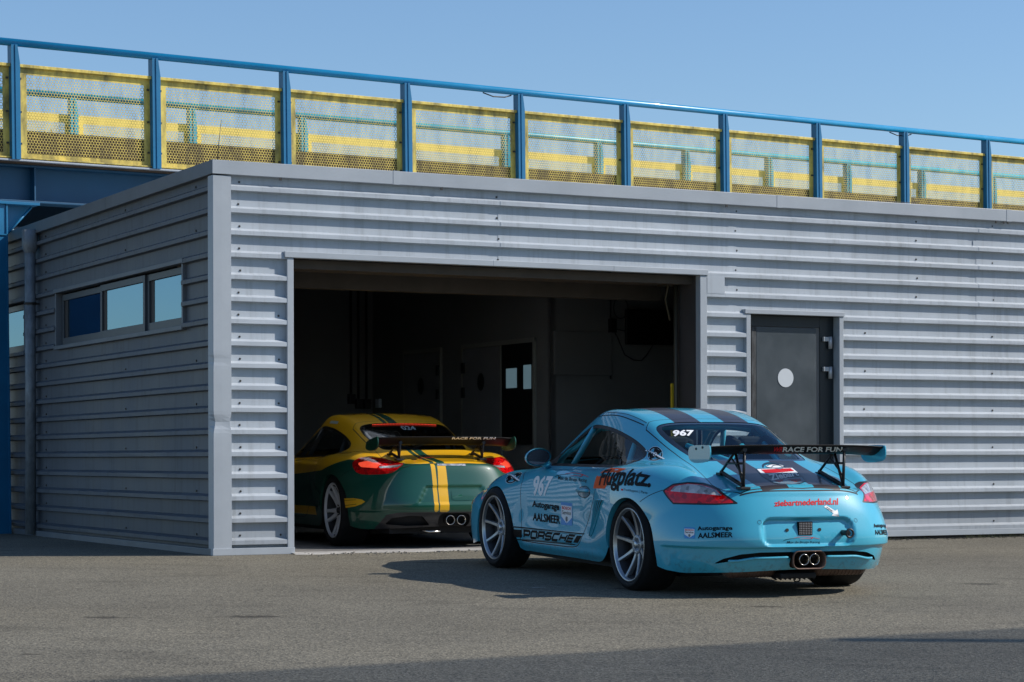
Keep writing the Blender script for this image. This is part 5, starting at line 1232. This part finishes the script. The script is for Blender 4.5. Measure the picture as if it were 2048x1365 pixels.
def porsche_band(Q):
    it = [(*rect(0, .985, .90, .985, 30, 1), Q, B_, .0016), (*rect(0, .95, .045, .12, 30, 1), Q, B_, .0016), (*rect(0, .115, .24, .78, 4, 2), Q, B_, .0016), (*rect(.905, .975, .24, .78, 3, 2), Q, B_, .0016)]
    it += [(uv, fs, Q, B_, .0018) for uv, fs in wide_text('PORSCHE', .145, .885, .28, .74, w=(.0095, .085))]
    it += [(*rect(.125, .895, .845, .868, 24, 1), Q, B_, .0016), (*rect(.125, .90, .150, .175, 24, 1), Q, B_, .0016)]
    return sk.emit('side_stripe', it, label='black side stripe with lettering along the sill')
porsche_band(Qs)
sk.emit('sticker', [(*poly_uv([(.02, .0), (.0, .55), (.18, .88), (.36, 1.0), (1.0, .97), (.62, .0)], 5, 4), DQ['orange'], M['orangev'], .0014), (*text_uv('Flugplatz.', .03, 14, 5, (.0, .98, .0, 1)), DQ['flug'], B_, .0026), (*text_uv('TrackSupport | Parts', .0, 10, 1, (.12, 1, 0, 1)), DQ['track'], B_, .002), (*rect(0, .09, .1, .8, 1, 1), DQ['track'], R_, .002)], label='orange patch with slanted black lettering')
T('lettering', 'ziebartnederland.nl', 'zieb', R_, .025, 14, 2)
for s_ in (1, -1):
    f_ = (lambda q: DQ[q]) if s_ > 0 else (lambda q: mirQ(DQ[q]))
    T('lettering', 'Autogarage', f_('bautog'), B_, .03, 8, 1); T('lettering', 'AALSMEER', f_('baals'), B_, .03, 8, 1)
sk.emit('tow_arrow', [(*poly_uv([(.02, .82), (.14, .96), (.68, .50), (.82, .62), (.95, .04), (.48, .12), (.58, .30)], 2, 2), DQ['arrow'], W_, .0018), (*text_uv('TOW', .02, 2, 1, (.0, 1, 0, 1)), [sk.mapq(DQ['arrow'], .18, .83), sk.mapq(DQ['arrow'], .58, .48), sk.mapq(DQ['arrow'], .10, .74), sk.mapq(DQ['arrow'], .50, .40)], B_, .003)], label='white tow arrow sticker')
Qz = DQ['zshield']
DK = mat('navy_vinyl', (.012, .030, .050), .35); Q = Qz
sk.emit('sticker', [(*poly_uv([(-.06, .92), (.98, .95), (1.06, .50), (1.03, .20), (.52, -.06), (.06, .16), (-.06, .50)], 4, 5), Q, DK, .0014),
    (*poly_uv([(-.03, .89), (.96, .92), (1.00, .66), (-.02, .60)], 4, 2), Q, W_, .0022), (*poly_uv([(.06, .85), (.90, .89), (.94, .74), (.62, .69), (.10, .64)], 4, 2), Q, R_, .0030),
    (*poly_uv([(.04, .34), (1.00, .40), (1.0, .22), (.52, .0), (.09, .17)], 4, 2), Q, M['greyv'], .0022), (*poly_uv([(.16, .29), (.92, .34), (.91, .24), (.52, .06), (.20, .19)], 4, 2), Q, mat('deep_red_vinyl', (.22, .01, .015), .4), .0030),
    (*text_uv('Ziebart', .035, 8, 3), DQ['ztext'], W_, .0036), (*text_uv('Est. 1959', .0, 4, 1, (.34, .78, .17, .25)), Q, M['orangev'], .0038),
    (*arc_uv([(.18, .96), (.26, 1.12), (.46, 1.20), (.70, 1.12), (.80, .95)], .035), Q, DK, .0030), (*poly_uv(ell(.52, 1.02, .24, .085)), Q, W_, .0036), (*arc_uv([(.28, 1.0), (.42, 1.10), (.60, 1.10), (.74, 1.0)], .014), Q, DK, .0044),
    (*arc_uv([(.40, .95), (.50, 1.05), (.64, 1.05), (.72, .95)], .016), Q, DK, .0044), (*poly_uv([(.36, .93), (.78, .94), (.60, .84)], 2, 2), Q, M['greyv'], .0040)], label='red, white and grey shield sticker on the engine lid')
# plate-light block, screws, parking sensors and tow eye in the bumper recess
mb = MB(); p = sk.snap((-.965, .018, .458), 0)[0]
mb.bbox(p.x-.012, p.x+.01, -.034, .070, .415, .503, .005)
for i in range(8):
    for j in range(7): mb.box(p.x-.0145, p.x-.0118, -.026+i*.0118, -.020+i*.0118, .422+j*.0112, .428+j*.0112, 1)
mb.build('rain_light', [M['blackv'], mat('led_dot', (.35, .33, .33), .3)], blue)
for y in (.147, -.089): q = sk.snap((-.96, y, .452), 0)[0]; MB().tube([q, q-Vector((.006, 0, 0))], .011, 14).build('plate_screw', M['bolt'], blue)
for y, z in ((.344, .502), (-.359, .506)): sk.emit('parking_sensor', [(*ring_uv(.5, .5, .5, .5, .08), [[-.95, y+.014, z+.014], [-.95, y-.014, z+.014], [-.95, y+.014, z-.014], [-.95, y-.014, z-.014]], M['gap'], .001)])
mb = MB(); q = sk.snap((-.96, -.262, .43), 0)[0]; mb.tube([q+Vector((.02, 0, 0)), q-Vector((.05, 0, 0)), q-Vector((.075, 0, .0))], [.018, .018, .016], 14); mb.tube([q-Vector((.09-.0*k, .026*math.cos(a), .026*math.sin(a))) for k, a in enumerate([2*math.pi*i/16 for i in range(16)])], .007, 8, close=True)
mb.build('tow_eye', M['black'], blue)
# side marker and front corner details
mb = MB(); p, n_ = sk.snap((3.05, .79, .50), .002); mb.tube([p-n_*.003, p+n_*.004], .02, 12); mb.build('side_marker', mat('amber_lens', (.6, .2, .03), .2), blue)

# ---------------------------------------------------------------- the yellow and green car in the garage
YEL = paint('amber_yellow_paint', (.86, .46, .010), .30); GRN = paint('racing_green_paint', (.003, .070, .040), .20)
xs_ = [-1.0, -.77, -.31, .22, 1.35, 3.5]; zs_ = [.748, .752, .793, .69, .648, .60]
zl = lambda Vv: np.interp(Vv[:, 0], xs_, zs_)
inb = lambda Vv: np.minimum(np.abs(Vv[:, 1]-.180)-.020, np.abs(Vv[:, 1]-.100)-.040)
diff = [(-.50, .322), (.50, .322), (.60, .30), (.66, .19), (.66, .08), (-.66, .08), (-.66, .19), (-.60, .30)]
M['diffm'] = mat('satin_black_diffuser', (.016, .016, .018), .38, coat=.3)
light2 = [(-.266, .76), (-.209, .805), (-.108, .810), (.063, .780), (.235, .752), (.252, .738), (.240, .715), (.192, .671), (.043, .656), (-.128, .658), (-.209, .693)]
glow2 = [(-.205, .758), (-.104, .778), (.041, .748), (.029, .712), (-.148, .722)]; clear2 = [(.037, .728), (.234, .745), (.227, .721), (.055, .711)]
y_slots = [rrect(-.15, .15, .185, .312, .05), [(.22, .205), (.30, .285), (.42, .292), (.56, .27), (.60, .215), (.42, .200)], [(-.22, .205), (-.30, .285), (-.42, .292), (-.56, .27), (-.60, .215), (-.42, .200)]]
stp = lambda Vv: np.abs(Vv[:, 0]-1.0)-.60
cfg2 = dict(cfg); cfg2.update(paint=YEL, net=net981(), disp=bumper_disp([(.345, .40), (.26, .548), (-.26, .548), (-.345, .40)], .014, .333, .010), ar=(-.10, .275, .378), af=(2.455, .25, .385), lightrim=M['redlens'], archmat=GRN,
    light=smooth_poly(light2, 2), light_white=clear2, light_glow=glow2, slots=y_slots, nu=260, nv=95,
    colours=[(lambda Vv: np.maximum(poly_sdf(Vv[:, 1:], diff), Vv[:, 0]+.5), M['diffm']),
             (lambda Vv: np.maximum.reduce([inb(Vv), Vv[:, 2]-zl(Vv), .322-Vv[:, 2], Vv[:, 0]+.5]), YEL.copy()),
             (lambda Vv: np.maximum.reduce([np.abs(Vv[:, 2]-.312)-.040, np.abs(Vv[:, 0]-1.2)-.72, .5-np.abs(Vv[:, 1])]), YEL.copy()),
             (lambda Vv: Vv[:, 2]-zl(Vv), GRN), (lambda Vv: np.maximum.reduce([inb(Vv), -.5-Vv[:, 0]*0-Vv[:, 2]*0, zl(Vv)-Vv[:, 2]]), GRN.copy())])
cfg2['sideglass'] = glass('garage_side_glass', (.42, .46, .46), 1, base=.03); cfg2['quarterglass'] = cfg2['sideglass']; cfg2['rearglass'] = glass('garage_rear_glass', (.18, .22, .24), 1, base=.04)
yel, bv2 = build_car('race_car', 'yellow over dark green racing coupe standing inside the open garage', cfg2)
yw = rad(112.5); place(yel, Vector((-.88, 20.52, .004)), Vector((math.cos(yw), math.sin(yw), 0)), Vector((-math.sin(yw), math.cos(yw), 0)), Vector((0, 0, 1)))
sk2 = Skin(yel, bv2)
M['seatblue'] = mat('blue_harness', (.02, .12, .25), .7)
cabin(yel, .03, mat('grey_cage', (.30, .30, .31), .4), None)
M['rim2'] = mat('pale_silver_rim', (.75, .77, .80), .4, .2)
for x, rr_, wd in ((-.03, .2445, .275), (2.45, .2445, .235)):
    for s in (1, -1): wheel(yel, (x, s*(.845-wd/2), .326), s, .326, .250, wd, 5, 'double', M['rim2'], M['rim2'])
for s in (1, -1):
    mb = MB(); mb.lathe([(.036, .18), (.041, .18), (.043, .012), (.041, .004), (.037, .008), (.036, .05), (.034, .16), (0, .16)], 32, M=Matrix.Translation((-.985, s*.052-.008, .250))@Matrix.Rotation(rad(-90), 4, 'Z')); mb.build('exhaust_pipe', M['chrome'], yel)
mb = MB(); mb.tube([(-.90, .30, .16), (-.96, .24, .15), (-.96, .14, .15), (-.90, .12, .16)], .008, 8); mb.build('tow_loop', M['chrome'], yel)
mb = MB(); mb.box(-.78, -.3, -.55, .55, .13, .20); mb.build('rear_undertray', M['dark'], yel)
rear_wing(yel, -.60, .940, .655, .21, .052, M['carbon'], GRN, M['black'], [(-.47, .885), (-.47, .93), (-.53, .96), (-.70, .985), (-.78, .99), (-.80, .93), (-.76, .885), (-.62, .865)], .40, ((-.38, .85), (-.62, .800)), ((-.56, .925), (-.66, .94)))
wg2 = [o for o in bpy.data.objects if o.name.startswith('rear_wing')][-1]
wing_text(wg2, None, [('RACE FOR FUN', -.08, -.50, M['white'], 0)], 0, .972, .990, -.7, -.5)
for s in (1, -1):
    mr_ = thing('wing_mirror', None, None, parent=yel); mb = MB(); mb.lathe([(0, 0), (.06, 0), (.075, .02), (.07, .06), (.04, .10), (0, .115)], 20, M=Matrix.Translation((1.60, s*.86, .90))@Matrix.Rotation(rad(-90), 4, 'Z')@Matrix.Scale(.7, 4, (0, 0, 1))); mb.tube([(1.66, s*.82, .87), (1.72, s*.68, .815)], .02, 8); mb.build('mirror_housing', YEL, mr_)
# high-level brake light: a row of lit red dots under the roof edge
mb = MB()
for k in range(44):
    y = .315-.63*k/43; p, n_ = sk2.snap((.355, y, 1.115), .003); mb.box(p.x-.003, p.x+.003, y-.0035, y+.0035, p.z-.003, p.z+.003)
m_, t2, b2, N2, L2 = nt('lit_red_diode'); b2.inputs['Base Color'].default_value = (.6, .02, .01, 1); b2.inputs['Emission Color'].default_value = (1, .07, .03, 1); setp(b2, emis=1.1); mb.build('brake_light', m_, yel)
q4 = lambda x0, y0, z0, x1, y1, z1, h: [[x0, y0, z0+h], [x1, y1, z1+h], [x0, y0, z0], [x1, y1, z1]]
sk2.emit('race_number', [(*text_uv('024', .03, 3, 2), [[.30, .07, 1.10], [.30, -.07, 1.10], [.20, .07, 1.06], [.20, -.07, 1.06]], M['greyv'], .004)], label='faint 024 on the rear window')
sk2.emit('sticker', [(*poly_uv([(0, 0), (.55, 0), (.85, .18), (1, .5), (.85, .82), (.5, 1), (0, 1)], 5, 3), [[-.40, .845, .440], [-.70, .745, .445], [-.44, .838, .355], [-.70, .745, .385]], YEL, .0015), (*rect(.0, .62, .22, .27, 5, 1), [[-.40, .845, .440], [-.70, .745, .445], [-.44, .838, .355], [-.70, .745, .385]], B_, .0025), (*rect(.0, .62, .76, .81, 5, 1), [[-.40, .845, .440], [-.70, .745, .445], [-.44, .838, .355], [-.70, .745, .385]], B_, .0025)], label='yellow flash behind the wheel')
sk2.emit('clear_strip_lamp', [(*rect(0, 1, 0, 1, 6, 1), [[-.884, .135, .752], [-.888, -.135, .750], [-.890, .135, .730], [-.894, -.135, .728]], M['clearlens'], .003)])
sk2.emit('sticker', [(*rect(0, 1, 0, 1, 4, 1), [[1.02, .50, 1.155], [.80, .50, 1.150], [1.02, .515, 1.13], [.80, .515, 1.125]], mat('pale_sticker_film', (.40, .46, .46), .5), .002)], label='small pale strip sticker above the side window')
sk2.emit('sticker', [(*poly_uv(ell(.35, .4, .3, .35)), [[-.60, .30, .815], [-.60, .20, .815], [-.68, .30, .800], [-.68, .20, .80]], B_, .002), (*arc_uv([(.7, .7), (.95, .8), (.85, .2)], .08), [[-.60, .30, .815], [-.60, .20, .815], [-.68, .30, .800], [-.68, .20, .80]], B_, .002)])
sk2.emit('sticker', [(*poly_uv(rrect(0, 1, 0, 1, .2), 2, 2), [[-.955, .03, .52], [-.955, -.17, .52], [-.955, .03, .42], [-.955, -.17, .42]], GRN, .003)])
for s in (1, -1): ribbon(sk2, 'bumper_seam', [(-.27, s*.86, .62), (-.36, s*.83, .66), (-.44, s*.79, .70)])
